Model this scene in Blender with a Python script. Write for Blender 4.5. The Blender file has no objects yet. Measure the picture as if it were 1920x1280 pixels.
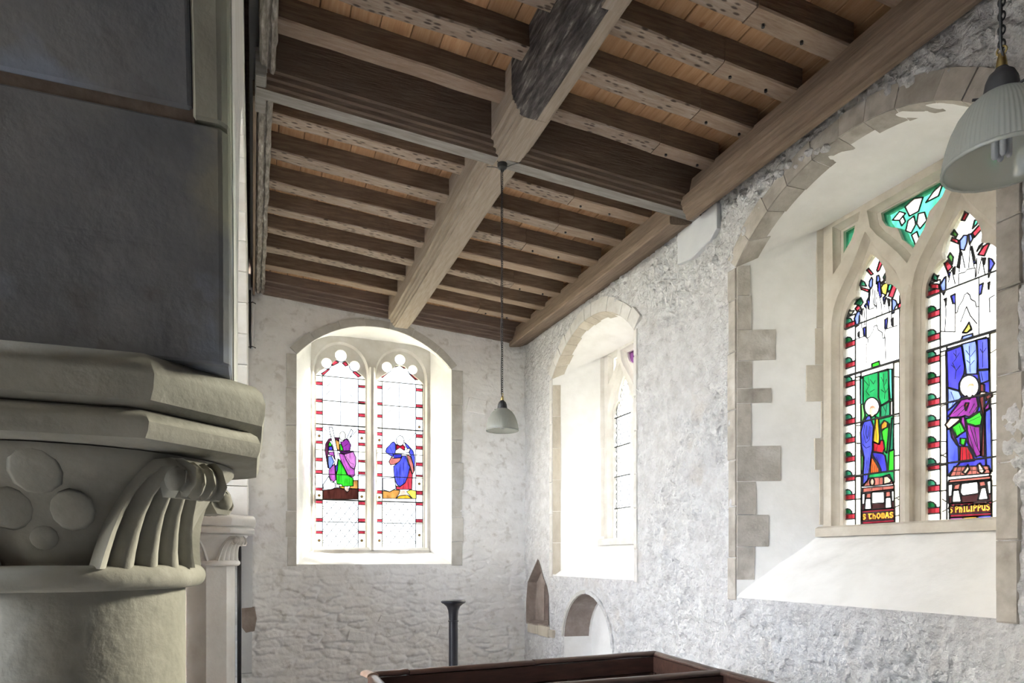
import bpy, bmesh, math, random
import numpy as np
from mathutils import Vector, Matrix
from mathutils.geometry import delaunay_2d_cdt
random.seed(7)
scene = bpy.context.scene
COL = scene.collection

# ---------------------------------------------------------------- camera, world, exposure
PSI = math.atan(486/1280)
cam_d = bpy.data.cameras.new('camera')
cam = bpy.data.objects.new('camera', cam_d); COL.objects.link(cam)
cam.location = (0, 0, 1.65)
cam.rotation_euler = (math.pi/2, 0, -PSI)
cam_d.sensor_width = 36; cam_d.lens = 36*1280/1920
cam_d.shift_y = (1047-640)/1920
cam_d.clip_start = 0.05; cam_d.clip_end = 300
scene.camera = cam

vs = scene.view_settings
vs.view_transform = 'Standard'; vs.look = 'None'; vs.gamma = 1; vs.use_curve_mapping = False
vs.exposure = 5.08
K_SKY = 14.0   # sky radiance after exposure, used to choose glass densities

w = bpy.data.worlds.new('overcast_sky'); scene.world = w; w.use_nodes = True
nt = w.node_tree; nt.nodes.clear()
wo = nt.nodes.new('ShaderNodeOutputWorld'); bg = nt.nodes.new('ShaderNodeBackground')
tc = nt.nodes.new('ShaderNodeTexCoord'); sx = nt.nodes.new('ShaderNodeSeparateXYZ'); rp = nt.nodes.new('ShaderNodeValToRGB')
nt.links.new(tc.outputs['Generated'], sx.inputs[0]); nt.links.new(sx.outputs['Z'], rp.inputs[0])
rp.color_ramp.elements[0].position = 0.0; rp.color_ramp.elements[0].color = (.345, .39, .46, 1)
rp.color_ramp.elements[1].position = 1.0; rp.color_ramp.elements[1].color = (.92, 1.04, 1.25, 1)
# the sun stands behind thin cloud to the south-east: a broad bright part of the sky, seen through the south windows
vdir = nt.nodes.new('ShaderNodeVectorMath'); vdir.operation = 'DOT_PRODUCT'; vdir.inputs[1].default_value = Vector((.90, .295, .33)).normalized()
vn = nt.nodes.new('ShaderNodeVectorMath'); vn.operation = 'NORMALIZE'
nt.links.new(tc.outputs['Generated'], vn.inputs[0]); nt.links.new(vn.outputs[0], vdir.inputs[0])
mx_ = nt.nodes.new('ShaderNodeMath'); mx_.operation = 'MAXIMUM'; mx_.inputs[1].default_value = 0; nt.links.new(vdir.outputs['Value'], mx_.inputs[0])
pw = nt.nodes.new('ShaderNodeMath'); pw.operation = 'POWER'; pw.inputs[1].default_value = 9; nt.links.new(mx_.outputs[0], pw.inputs[0])
glow = nt.nodes.new('ShaderNodeMix'); glow.data_type = 'RGBA'; glow.blend_type = 'ADD'; glow.inputs[0].default_value = 1
gc = nt.nodes.new('ShaderNodeMix'); gc.data_type = 'RGBA'; gc.inputs[6].default_value = (0, 0, 0, 1); gc.inputs[7].default_value = (3.2, 3.1, 2.85, 1); gc.clamp_factor = False
nt.links.new(pw.outputs[0], gc.inputs[0]); nt.links.new(rp.outputs[0], glow.inputs[6]); nt.links.new(gc.outputs[2], glow.inputs[7])
nt.links.new(glow.outputs[2], bg.inputs[0]); bg.inputs[1].default_value = 1.0
nt.links.new(bg.outputs[0], wo.inputs[0])
sun_d = bpy.data.lights.new('hazy_sun', 'SUN'); sun_d.energy = 8.0; sun_d.angle = math.radians(11); sun_d.color = (1, .945, .79)
sun = bpy.data.objects.new('hazy_sun', sun_d); COL.objects.link(sun); sun.location = (30, 10, 11)
sun.rotation_euler = Vector((-.90, -.295, -.33)).to_track_quat('-Z', 'Y').to_euler()
scene.cycles.transparent_max_bounces = 16
scene.cycles.max_bounces = 10
scene.cycles.diffuse_bounces = 7
scene.cycles.sample_clamp_indirect = 4.0

def portal(loc, direction, sx_, sy_):
    l = bpy.data.lights.new('daylight_portal', 'AREA'); l.shape = 'RECTANGLE'; l.size = sx_; l.size_y = sy_
    l.cycles.is_portal = True
    o = bpy.data.objects.new('daylight_portal', l); COL.objects.link(o)
    o.location = loc
    o.rotation_euler = Vector(direction).to_track_quat('-Z', 'Y').to_euler()
    return o
portal((3.95, 3.04, 2.9), (-1, 0, 0), 1.35, 2.3)
portal((3.95, 6.22, 2.9), (-1, 0, 0), 1.35, 2.3)
portal((1.35, 8.50, 3.05), (0, -1, 0), 1.5, 2.8)
portal((-7.42, 1.85, 3.85), (1, 0, 0), 2.7, 5.1)  # samples sky through the added nave window opening

# ---------------------------------------------------------------- helpers
def tag(o, label=None, cat=None, group=None, kind=None):
    if label: o['label'] = label
    if cat: o['category'] = cat
    if group: o['group'] = group
    if kind: o['kind'] = kind
    return o
def empty(name, loc=(0, 0, 0), **kw):
    o = bpy.data.objects.new(name, None); COL.objects.link(o); o.location = loc
    o.empty_display_size = .1
    return tag(o, **kw)
def wloc(o):
    v = Vector((0, 0, 0))
    while o is not None:
        v += Vector(o.location); o = o.parent
    return v
class MB:
    """collects geometry in world coordinates"""
    def __init__(s): s.v = []; s.f = []; s.mi = []; s.cur = 0
    def add(s, verts, faces):
        b = len(s.v); s.v += [tuple(p) for p in verts]; s.f += [tuple(i+b for i in f) for f in faces]; s.mi += [s.cur]*len(faces)
    def box(s, lo, hi):
        x0, y0, z0 = lo; x1, y1, z1 = hi
        s.add([(x0,y0,z0),(x1,y0,z0),(x1,y1,z0),(x0,y1,z0),(x0,y0,z1),(x1,y0,z1),(x1,y1,z1),(x0,y1,z1)],
              [(0,3,2,1),(4,5,6,7),(0,1,5,4),(1,2,6,5),(2,3,7,6),(3,0,4,7)])
    def loft(s, rings, closed=True, caps=True):
        n = len(rings[0]); vs_ = [p for r in rings for p in r]; fs = []
        m = n if closed else n-1
        for i in range(len(rings)-1):
            for j in range(m):
                k = (j+1) % n
                fs.append((i*n+j, i*n+k, (i+1)*n+k, (i+1)*n+j))
        if caps and closed:
            fs.append(tuple(range(n-1, -1, -1))); fs.append(tuple((len(rings)-1)*n+j for j in range(n)))
        s.add(vs_, fs)
    def lathe(s, prof, c, n=48, a0=0, a1=2*math.pi, fn=None):
        full = abs(a1-a0-2*math.pi) < 1e-6; m = n if full else n+1
        rings = []
        for r, z in prof:
            ring = []
            for j in range(m):
                a = a0+(a1-a0)*j/n
                rr = fn(r, z, a) if fn else r
                ring.append((c[0]+rr*math.cos(a), c[1]+rr*math.sin(a), c[2]+z))
            rings.append(ring)
        s.loft(rings, closed=full, caps=False)
    def tube(s, pts, r, n=8, caps=True):
        pts = [Vector(p) for p in pts]; rings = []
        up = Vector((0.31, 0.2, 1)).normalized()
        for i, p in enumerate(pts):
            d = (pts[min(i+1, len(pts)-1)]-pts[max(i-1, 0)]).normalized()
            u = d.cross(up)
            if u.length < 1e-3: u = d.cross(Vector((1, 0, 0)))
            u.normalize(); v = d.cross(u); rr = r[i] if isinstance(r, (list, tuple)) else r
            rings.append([p+u*rr*math.cos(2*math.pi*k/n)+v*rr*math.sin(2*math.pi*k/n) for k in range(n)])
        s.loft(rings, caps=caps)
    def sweep(s, prof, p0, p1, ux, uz, segs=1, wob=None, caps=True):
        """profile (u,v) swept from p0 to p1; wob(i,t,u,v)->(du,dv)"""
        p0 = Vector(p0); p1 = Vector(p1); ux = Vector(ux); uz = Vector(uz); rings = []
        for i in range(segs+1):
            t = i/segs; p = p0.lerp(p1, t); ring = []
            for (a, b) in prof:
                if wob:
                    da, db = wob(t, a, b); a += da; b += db
                ring.append(p+ux*a+uz*b)
            rings.append(ring)
        s.loft(rings, caps=caps)
    def torus(s, c, R, r, axis, n=14, m=6, stretch=(1, Vector((0, 0, 1)))):
        axis = Vector(axis).normalized(); st, sd = stretch
        u = axis.orthogonal().normalized(); v = axis.cross(u); c = Vector(c); rings = []
        for i in range(n):
            a = 2*math.pi*i/n; d = u*math.cos(a)+v*math.sin(a); ring = []
            for j in range(m):
                b = 2*math.pi*j/m
                q = d*(R+r*math.cos(b))+axis*r*math.sin(b)
                q = q+sd*(q.dot(sd)*(st-1))
                ring.append(c+q)
            rings.append(ring)
        rings.append(rings[0]); s.loft(rings, caps=False)
    def mesh(s, name, origin=(0, 0, 0), smooth=False, recalc=True, bevel=0, merge=False, auto=None):
        me = bpy.data.meshes.new(name)
        o = Vector(origin)
        me.from_pydata([Vector(p)-o for p in s.v], [], s.f)
        if any(s.mi): me.polygons.foreach_set('material_index', s.mi)
        if recalc or bevel or merge:
            bm = bmesh.new(); bm.from_mesh(me)
            if merge: bmesh.ops.remove_doubles(bm, verts=bm.verts, dist=1e-5)
            if recalc: bmesh.ops.recalc_face_normals(bm, faces=bm.faces)
            if bevel: bmesh.ops.bevel(bm, geom=list(bm.edges), offset=bevel, segments=1, affect='EDGES', profile=.5)
            bm.to_mesh(me); bm.free()
        if smooth: me.polygons.foreach_set('use_smooth', [True]*len(me.polygons))
        if auto is not None:
            me.polygons.foreach_set('use_smooth', [True]*len(me.polygons))
            try: me.set_sharp_from_angle(angle=math.radians(auto))
            except Exception: pass
        me.update(); return me
    def build(s, name, mat, parent=None, loc=None, **kw):
        org = wloc(parent) if parent else Vector(loc or (0, 0, 0))
        if parent and loc: org = Vector(loc)
        me = s.mesh(name, org, **kw)
        for m in (mat if isinstance(mat, (list, tuple)) else [mat]): me.materials.append(m)
        o = bpy.data.objects.new(name, me); COL.objects.link(o)
        if parent:
            o.parent = parent; o.location = org-wloc(parent)
        else: o.location = org
        return o

# ---------------------------------------------------------------- noise (numpy)
def _h(ix, iy, s):
    n = (ix.astype(np.int64)*374761393+iy.astype(np.int64)*668265263+s*982451653) & 0x7fffffff
    n = ((n ^ (n >> 13))*1274126177) & 0x7fffffff
    n = (n ^ (n >> 16)) & 0xffff
    return n/65535.0
def vnoise(x, y, s=0):
    ix = np.floor(x); iy = np.floor(y); fx = x-ix; fy = y-iy
    fx = fx*fx*(3-2*fx); fy = fy*fy*(3-2*fy)
    a = _h(ix, iy, s); b = _h(ix+1, iy, s); c = _h(ix, iy+1, s); d = _h(ix+1, iy+1, s)
    return (a*(1-fx)+b*fx)*(1-fy)+(c*(1-fx)+d*fx)*fy
def fbm(x, y, s=0, o=4):
    t = 0; a = .5; 
    for i in range(o):
        t = t+a*(vnoise(x, y, s+i)-.5); x = x*2.03; y = y*2.03; a *= .5
    return t
def worley(x, y, s=0):
    ix = np.floor(x); iy = np.floor(y); f1 = np.full(x.shape, 9.); f2 = np.full(x.shape, 9.); cid = np.zeros(x.shape)
    for dx in (-1, 0, 1):
        for dy in (-1, 0, 1):
            cx = ix+dx; cy = iy+dy
            px = cx+.15+.7*_h(cx, cy, s+11); py = cy+.15+.7*_h(cx, cy, s+23)
            d = np.sqrt((px-x)**2+(py-y)**2)
            nf = d < f1
            f2 = np.where(nf, f1, np.minimum(f2, d)); cid = np.where(nf, _h(cx, cy, s+5), cid); f1 = np.where(nf, d, f1)
    return f1, f2, cid
def n1(x, s=0):
    return float(vnoise(np.array([x*1.0]), np.array([s*7.31]), 3)[0])-.5

# ---------------------------------------------------------------- materials
def lin(c):
    return tuple((v/12.92 if v <= .04045 else ((v+.055)/1.055)**2.4) for v in (x/255 for x in c))
def newmat(name):
    m = bpy.data.materials.new(name); m.use_nodes = True; t = m.node_tree; t.nodes.clear()
    o = t.nodes.new('ShaderNodeOutputMaterial'); return m, t, o
def N(t, kind, **kw):
    n = t.nodes.new(kind)
    for k, v in kw.items():
        if k.startswith('i_'): n.inputs[k[2:]].default_value = v
        else: setattr(n, k, v)
    return n
def ramp(t, stops):
    r = t.nodes.new('ShaderNodeValToRGB'); e = r.color_ramp.elements
    while len(e) < len(stops): e.new(.5)
    for el, (p, c) in zip(e, stops):
        el.position = p; el.color = (c[0], c[1], c[2], 1)
    return r
def coords(t, scale=(1, 1, 1), rand=False):
    g = N(t, 'ShaderNodeTexCoord'); mp = N(t, 'ShaderNodeMapping'); mp.inputs['Scale'].default_value = scale
    t.links.new(g.outputs['Object'], mp.inputs['Vector'])
    if rand:
        oi = N(t, 'ShaderNodeObjectInfo'); vm = N(t, 'ShaderNodeVectorMath', operation='SCALE'); vm.inputs[0].default_value = (37., 17., 53.)
        t.links.new(oi.outputs['Random'], vm.inputs['Scale']); t.links.new(vm.outputs[0], mp.inputs['Location'])
    return mp.outputs[0]
def surface_mat(name, stops, scale=4, detail=6, rough=.85, bump=.25, bscale=40, bdist=.01, aniso=(1, 1, 1), rand=False, spec=.25, patches=None, hue=0, grime=None, marks=None):
    m, t, o = newmat(name)
    b = N(t, 'ShaderNodeBsdfPrincipled'); b.inputs['Roughness'].default_value = rough
    b.inputs['Specular IOR Level'].default_value = spec
    v = coords(t, aniso, rand)
    n = N(t, 'ShaderNodeTexNoise'); n.inputs['Scale'].default_value = scale; n.inputs['Detail'].default_value = detail; n.inputs['Roughness'].default_value = .6
    t.links.new(v, n.inputs['Vector'])
    r = ramp(t, stops); t.links.new(n.outputs['Fac'], r.inputs[0]); col = r.outputs[0]
    def mix(fac, a, c2, mode='MIX'):
        x = N(t, 'ShaderNodeMix', data_type='RGBA', blend_type=mode)
        t.links.new(fac, x.inputs[0]); t.links.new(a, x.inputs[6])
        if isinstance(c2, tuple): x.inputs[7].default_value = (*c2, 1)
        else: t.links.new(c2, x.inputs[7])
        return x.outputs[2]
    for (pc, ps, lo, hi) in (patches or []):
        pn = N(t, 'ShaderNodeTexNoise'); pn.inputs['Scale'].default_value = ps; pn.inputs['Detail'].default_value = 5
        vv = coords(t, (1, 1, 1), rand)
        ofs = N(t, 'ShaderNodeVectorMath', operation='ADD'); ofs.inputs[1].default_value = (ps*3.1, ps*1.7, 5.3)
        t.links.new(vv, ofs.inputs[0]); t.links.new(ofs.outputs[0], pn.inputs['Vector'])
        pr = ramp(t, [(lo, (0, 0, 0)), (hi, (1, 1, 1))]); t.links.new(pn.outputs['Fac'], pr.inputs[0])
        col = mix(pr.outputs[0], col, pc)
    hb = None
    if marks:
        (mc, msc, thr) = marks
        mv = coords(t, msc, rand); vo = N(t, 'ShaderNodeTexVoronoi'); vo.inputs['Scale'].default_value = 1; vo.inputs['Randomness'].default_value = .75
        t.links.new(mv, vo.inputs['Vector'])
        mr = ramp(t, [(thr*.55, (1, 1, 1)), (thr, (0, 0, 0))]); t.links.new(vo.outputs['Distance'], mr.inputs[0])
        col = mix(mr.outputs[0], col, mc); hb = mr.outputs[0]
    if rand:
        oi = N(t, 'ShaderNodeObjectInfo'); hs = N(t, 'ShaderNodeHueSaturation')
        mr2 = N(t, 'ShaderNodeMapRange'); mr2.inputs[3].default_value = 1-hue; mr2.inputs[4].default_value = 1+hue
        t.links.new(oi.outputs['Random'], mr2.inputs[0]); t.links.new(mr2.outputs[0], hs.inputs['Value']); t.links.new(col, hs.inputs['Color']); col = hs.outputs[0]
    t.links.new(col, b.inputs['Base Color'])
    bn = N(t, 'ShaderNodeTexNoise'); bn.inputs['Scale'].default_value = bscale; bn.inputs['Detail'].default_value = 5
    t.links.new(v, bn.inputs['Vector'])
    hgt = bn.outputs['Fac']
    if hb is not None:
        sb = N(t, 'ShaderNodeMath', operation='SUBTRACT'); t.links.new(hgt, sb.inputs[0]); t.links.new(hb, sb.inputs[1]); hgt = sb.outputs[0]
    bp = N(t, 'ShaderNodeBump'); bp.inputs['Strength'].default_value = bump; bp.inputs['Distance'].default_value = bdist
    t.links.new(hgt, bp.inputs['Height']); t.links.new(bp.outputs[0], b.inputs['Normal'])
    t.links.new(b.outputs[0], o.inputs[0])
    return m
M = {}
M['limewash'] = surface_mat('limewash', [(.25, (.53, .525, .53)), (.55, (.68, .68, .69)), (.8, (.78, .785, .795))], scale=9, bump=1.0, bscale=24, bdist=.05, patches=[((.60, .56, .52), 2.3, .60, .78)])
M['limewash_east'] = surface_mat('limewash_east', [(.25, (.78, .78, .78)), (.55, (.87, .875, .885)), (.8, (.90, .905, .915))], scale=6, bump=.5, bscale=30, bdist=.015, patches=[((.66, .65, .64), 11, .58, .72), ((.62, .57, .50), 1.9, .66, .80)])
M['plaster'] = surface_mat('reveal_plaster', [(.3, (.82, .815, .80)), (.6, (.89, .888, .88))], scale=5, bump=.18, bscale=25)
M['smooth_render'] = surface_mat('smooth_render', [(.3, (.60, .62, .66)), (.7, (.68, .70, .73))], scale=3, bump=.1)
M['stone'] = surface_mat('surround_stone', [(.25, (.33, .30, .265)), (.5, (.44, .41, .37)), (.75, (.54, .51, .47))], scale=9, bump=.4, bscale=60, rand=True, hue=.10, patches=[((.62, .60, .57), 5, .55, .75)])
M['stone_warm'] = surface_mat('reveal_stone', [(.25, (.44, .39, .32)), (.5, (.55, .50, .42)), (.75, (.63, .59, .52))], scale=9, bump=.35, bscale=60, rand=True, hue=.08, aniso=(1, 1, .5))
M['stone_east'] = surface_mat('east_stone', [(.25, (.50, .48, .45)), (.5, (.58, .57, .54)), (.75, (.66, .65, .63))], scale=9, bump=.4, bscale=60, rand=True, hue=.08)
M['stone_pale'] = surface_mat('limed_stone', [(.25, (.58, .56, .53)), (.5, (.68, .665, .645)), (.75, (.76, .755, .745))], scale=9, bump=.4, bscale=60, rand=True, hue=.05)
M['tracery'] = surface_mat('tracery_stone', [(.3, (.50, .45, .38)), (.55, (.60, .555, .48)), (.8, (.68, .64, .58))], scale=6, bump=.2, bscale=50)
M['tracery_pale'] = surface_mat('tracery_stone_pale', [(.3, (.62, .59, .54)), (.6, (.74, .72, .69)), (.8, (.80, .79, .77))], scale=5, bump=.2, bscale=50)
M['screen'] = surface_mat('light_block_dark', [(.3, (.018, .014, .012)), (.7, (.035, .026, .02))], scale=4, aniso=(8, 8, 1))  # near-black, for the unseen light block behind the camera
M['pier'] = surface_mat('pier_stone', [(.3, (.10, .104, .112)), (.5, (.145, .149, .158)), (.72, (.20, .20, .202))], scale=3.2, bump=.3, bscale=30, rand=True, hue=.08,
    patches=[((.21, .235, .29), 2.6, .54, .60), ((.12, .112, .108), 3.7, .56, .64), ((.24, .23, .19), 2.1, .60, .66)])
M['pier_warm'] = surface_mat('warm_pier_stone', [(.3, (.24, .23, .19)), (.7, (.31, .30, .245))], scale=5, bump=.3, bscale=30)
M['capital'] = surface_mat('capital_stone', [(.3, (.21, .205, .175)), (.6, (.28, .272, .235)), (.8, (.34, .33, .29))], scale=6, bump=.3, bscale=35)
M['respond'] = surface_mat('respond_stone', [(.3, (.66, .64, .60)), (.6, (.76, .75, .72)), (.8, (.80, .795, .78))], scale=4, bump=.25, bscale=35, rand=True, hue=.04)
M['mortar'] = surface_mat('brown_mortar', [(.3, (.10, .075, .06)), (.7, (.18, .14, .11))], scale=20)
M['niche'] = surface_mat('niche_stone', [(.3, (.26, .21, .19)), (.6, (.36, .30, .27)), (.8, (.46, .40, .36))], scale=8, bump=.4, bscale=40, rand=True, hue=.12)
M['floor'] = surface_mat('floor_stone', [(.3, (.42, .40, .38)), (.7, (.55, .53, .51))], scale=3)
M['lawn'] = surface_mat('lawn', [(.3, (.17, .18, .11)), (.7, (.28, .27, .19))], scale=2)
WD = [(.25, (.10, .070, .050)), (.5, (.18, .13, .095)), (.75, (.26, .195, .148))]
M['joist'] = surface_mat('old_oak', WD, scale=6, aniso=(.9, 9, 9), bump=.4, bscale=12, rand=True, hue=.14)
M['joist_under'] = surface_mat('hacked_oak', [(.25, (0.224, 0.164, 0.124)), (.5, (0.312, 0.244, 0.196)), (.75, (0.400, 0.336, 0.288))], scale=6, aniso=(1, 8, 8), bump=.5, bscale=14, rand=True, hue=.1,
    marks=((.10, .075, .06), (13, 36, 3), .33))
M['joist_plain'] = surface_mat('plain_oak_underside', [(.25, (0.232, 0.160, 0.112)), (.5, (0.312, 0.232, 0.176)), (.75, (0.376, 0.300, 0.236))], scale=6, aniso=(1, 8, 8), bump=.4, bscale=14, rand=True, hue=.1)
M['board'] = surface_mat('pine_board', [(.25, (0.344, 0.184, 0.088)), (.5, (0.448, 0.264, 0.140)), (.75, (0.528, 0.344, 0.208))], scale=5, aniso=(9, .7, 9), bump=.15, bscale=14, rand=True, hue=.16, patches=[((.30, .14, .065), 6, .70, .76)])
M['beam'] = surface_mat('beam_oak', [(.25, (0.249, 0.198, 0.155)), (.5, (0.331, 0.275, 0.224)), (.75, (0.404, 0.344, 0.292))], scale=5, aniso=(9, .8, 9), bump=.35, bscale=12)
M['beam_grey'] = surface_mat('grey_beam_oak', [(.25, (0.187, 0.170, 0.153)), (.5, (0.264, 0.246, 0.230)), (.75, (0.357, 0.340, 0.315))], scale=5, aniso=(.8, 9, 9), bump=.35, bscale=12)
M['beam_shade'] = surface_mat('shade_beam_oak', [(.25, (0.090, 0.065, 0.050)), (.5, (0.149, 0.108, 0.083)), (.75, (0.207, 0.158, 0.122))], scale=5, aniso=(.8, 9, 9), bump=.35, bscale=12)  # dark tone imitates shade on cross beam sides; shared by roof covering and boards
M['plate'] = surface_mat('plate_oak', [(.25, (0.164, 0.119, 0.086)), (.5, (0.221, 0.164, 0.123)), (.75, (0.287, 0.221, 0.172))], scale=5, aniso=(9, .8, 9), bump=.35, bscale=12)
M['plate_east'] = surface_mat('east_plate_oak', [(.25, (0.145, 0.102, 0.085)), (.5, (0.204, 0.153, 0.128)), (.75, (0.272, 0.212, 0.178))], scale=5, aniso=(.8, 9, 9), bump=.35, bscale=12)
M['decayed'] = surface_mat('decayed_oak', [(.30, (.03, .026, .026)), (.48, (.08, .07, .068)), (.61, (.165, .15, .142)), (.71, (.40, .37, .34))], scale=5, detail=9, aniso=(7, 1.2, 7), bump=.8, bscale=14, bdist=.02)
M['flaking'] = surface_mat('flaking_plate_oak', [(.3, (.13, .115, .10)), (.5, (.26, .235, .21)), (.62, (.38, .35, .32)), (.75, (.66, .63, .58))], scale=9, detail=9, aniso=(5, 1.2, 5), bump=.7, bscale=14)
M['pew'] = surface_mat('pew_mahogany', [(.3, (.04, .020, .015)), (.6, (.075, .038, .028)), (.8, (.12, .062, .044))], scale=4, aniso=(1.2, 8, 8), rough=.38, bump=.08, bscale=10, spec=.5)
M['pew_worn'] = surface_mat('worn_pew_edge', [(.3, (.25, .16, .12)), (.7, (.42, .32, .26))], scale=8, rough=.5)
M['ebony'] = surface_mat('black_painted_wood', [(.3, (.012, .012, .016)), (.7, (.025, .025, .032))], scale=6, rough=.35, bump=.05, spec=.5)
M['black_metal'] = surface_mat('black_metal', [(.3, (.02, .02, .022)), (.7, (.035, .035, .038))], scale=20, rough=.45, bump=.1, spec=.5)
M['white_cable'] = surface_mat('white_cable', [(.3, (.75, .75, .78)), (.7, (.82, .82, .86))], scale=5, rough=.5)
def metal(name, c, rough):
    m, t, o = newmat(name); b = N(t, 'ShaderNodeBsdfPrincipled'); b.inputs['Metallic'].default_value = 1; b.inputs['Roughness'].default_value = rough
    n = N(t, 'ShaderNodeTexNoise'); n.inputs['Scale'].default_value = 60; r = ramp(t, [(.3, tuple(x*.7 for x in c)), (.7, c)])
    t.links.new(n.outputs['Fac'], r.inputs[0]); t.links.new(r.outputs[0], b.inputs['Base Color']); t.links.new(b.outputs[0], o.inputs[0]); return m
M['brass'] = metal('aged_brass', (.62, .47, .20), .35)
M['lead'] = surface_mat('lead_came', [(.3, (.03, .03, .032)), (.7, (.06, .06, .062))], scale=30, rough=.6)
def shade_glass():
    m, t, o = newmat('ribbed_shade_glass')
    tl = N(t, 'ShaderNodeBsdfTranslucent'); tl.inputs[0].default_value = (.72, .73, .68, 1)
    df = N(t, 'ShaderNodeBsdfDiffuse'); df.inputs[0].default_value = (.42, .42, .395, 1)
    tr = N(t, 'ShaderNodeBsdfTransparent'); tr.inputs[0].default_value = (.86, .88, .86, 1)
    gl = N(t, 'ShaderNodeBsdfGlossy'); gl.inputs['Roughness'].default_value = .12
    n = N(t, 'ShaderNodeTexNoise'); n.inputs['Scale'].default_value = 30
    m1 = N(t, 'ShaderNodeMixShader'); m1.inputs[0].default_value = .45; m2 = N(t, 'ShaderNodeMixShader'); m2.inputs[0].default_value = .42
    m3 = N(t, 'ShaderNodeMixShader'); m3.inputs[0].default_value = .07
    t.links.new(tl.outputs[0], m1.inputs[1]); t.links.new(df.outputs[0], m1.inputs[2]); t.links.new(m1.outputs[0], m2.inputs[1]); t.links.new(tr.outputs[0], m2.inputs[2])
    t.links.new(m2.outputs[0], m3.inputs[1]); t.links.new(gl.outputs[0], m3.inputs[2]); t.links.new(m3.outputs[0], o.inputs[0]); return m
M['shade'] = shade_glass()
M['bulb'] = surface_mat('lamp_tube', [(.3, (.40, .41, .44)), (.7, (.50, .51, .54))], scale=10, rough=.3)

GC = dict(white=(255,255,252), white2=(225,228,235), cream=(240,232,205), green=(20,150,85), aqua=(85,205,165), teal=(25,120,90), teal2=(20,125,85), lgreen=(120,215,110),
  bgreen=(55,205,45), dgreen=(35,110,75), hair=(195,150,120), flesh=(245,205,180), blue=(80,85,215), dblue=(62,60,185), mblue=(78,90,215), lblue=(120,140,240),
  amber=(225,170,45), orange=(215,140,50), rorange=(220,95,40), crimson=(180,25,50), red=(215,65,80), brick=(175,100,90), dmaroon=(65,30,40), maroon=(140,30,55), maroon2=(95,40,70),
  dbrown=(75,38,32), brown=(95,45,45), mauve=(185,90,175), mauve2=(205,125,190), purple=(125,45,130), dpurple=(70,25,75), yellow=(250,225,90), ochre=(215,150,75), grey=(205,205,210),
  pblue=(225,235,245), salmon=(215,125,115), pyellow=(250,243,205), letter=(240,180,70), pale=(250,250,252), leafgrey=(225,228,220), violet=(200,120,215))
GM = {}
GSET = ['south', 2.6, .11]   # which window, sky brightness behind it, density of its white glass
def glass(c):
    key = (c, GSET[0])
    if key in GM: return GM[key]
    m, t, o = newmat('stained_glass_'+GSET[0]+'_'+c)
    L = lin(GC[c]); mx = max(L)
    if min(GC[c]) > 195: k = tuple(GSET[2]*x for x in L)
    else: k = tuple(min(.75, max(.0006, x*1.15/(K_SKY*GSET[1]))) for x in L)
    n = N(t, 'ShaderNodeTexNoise'); n.inputs['Scale'].default_value = 26; n.inputs['Detail'].default_value = 6
    v = coords(t, (1, 1, .35)); t.links.new(v, n.inputs['Vector'])
    var = .12 if min(GC[c]) > 195 else .45
    r = ramp(t, [(.3, tuple(x*(1-var) for x in k)), (.72, tuple(min(1, x*(1+var)) for x in k))]); t.links.new(n.outputs['Fac'], r.inputs[0])
    tr = N(t, 'ShaderNodeBsdfTransparent'); t.links.new(r.outputs[0], tr.inputs[0])
    tl = N(t, 'ShaderNodeBsdfTranslucent'); t.links.new(r.outputs[0], tl.inputs[0])
    gl = N(t, 'ShaderNodeBsdfGlossy'); gl.inputs['Roughness'].default_value = .15; gl.inputs[0].default_value = (.6, .6, .6, 1)
    m1 = N(t, 'ShaderNodeMixShader'); m1.inputs[0].default_value = .18; m2 = N(t, 'ShaderNodeMixShader'); m2.inputs[0].default_value = .03
    t.links.new(tr.outputs[0], m1.inputs[1]); t.links.new(tl.outputs[0], m1.inputs[2]); t.links.new(m1.outputs[0], m2.inputs[1]); t.links.new(gl.outputs[0], m2.inputs[2])
    t.links.new(m2.outputs[0], o.inputs[0]); GM[key] = m; return m

# ---------------------------------------------------------------- the building shell
XS = 3.2; YE = 7.97
def box_obj(name, boxes, mat, parent=None, **kw):
    m = MB()
    for lo, hi in boxes: m.box(lo, hi)
    o = m.build(name, mat, parent); tag(o, **kw); return o
box_obj('floor', [((-7.2, -6, -.2), (4, 8.2, 0))], M['floor'], kind='structure', label='worn stone floor of the aisle and nave below the pews', cat='floor')
box_obj('ground_outside', [((-60, -60, -.5), (60, 60, -.3))], M['lawn'], kind='structure', label='grass ground outside around the church walls', cat='ground')
# nave, outside the picture: plain limewashed shell, its tall north window added for fill light, dark boards added to block it
box_obj('wall_nave', [((-7.4, -.7, 0), (-7, .5, 7)), ((-7.4, 3.2, 0), (-7, 8.6, 7)), ((-7.4, .5, 0), (-7, 3.2, 1.3)), ((-7.4, .5, 6.4), (-7, 3.2, 7)), ((-7.4, 7.97, 0), (-.8, 8.6, 7))], M['limewash'], kind='structure', label='plain white wall of the nave hidden behind the stone pier', cat='wall')
box_obj('light_block_west', [((-7.4, -.75, 0), (3.9, -.55, 7))], M['screen'], kind='structure', label='unseen dark board added behind the camera to keep light off the pier', cat='wall')  # unseen, added to keep the pier's camera side dark
box_obj('light_block_nave', [((-3.4, 7.60, 0), (-.80, 7.68, 3.6)), ((-.80, 5.2, 0), (-.74, 7.2, 2.3))], M['beam_shade'], kind='structure', label='hidden dark boards added to block light at the nave east end', cat='wall')  # hidden boards added to darken the nave end and shade the respond
box_obj('ceiling_nave', [((-7.4, -6.9, 7), (.2, 8.6, 7.2))], M['plate'], kind='structure', label='dark timber roof over the dim nave behind the pier', cat='ceiling')

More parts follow.
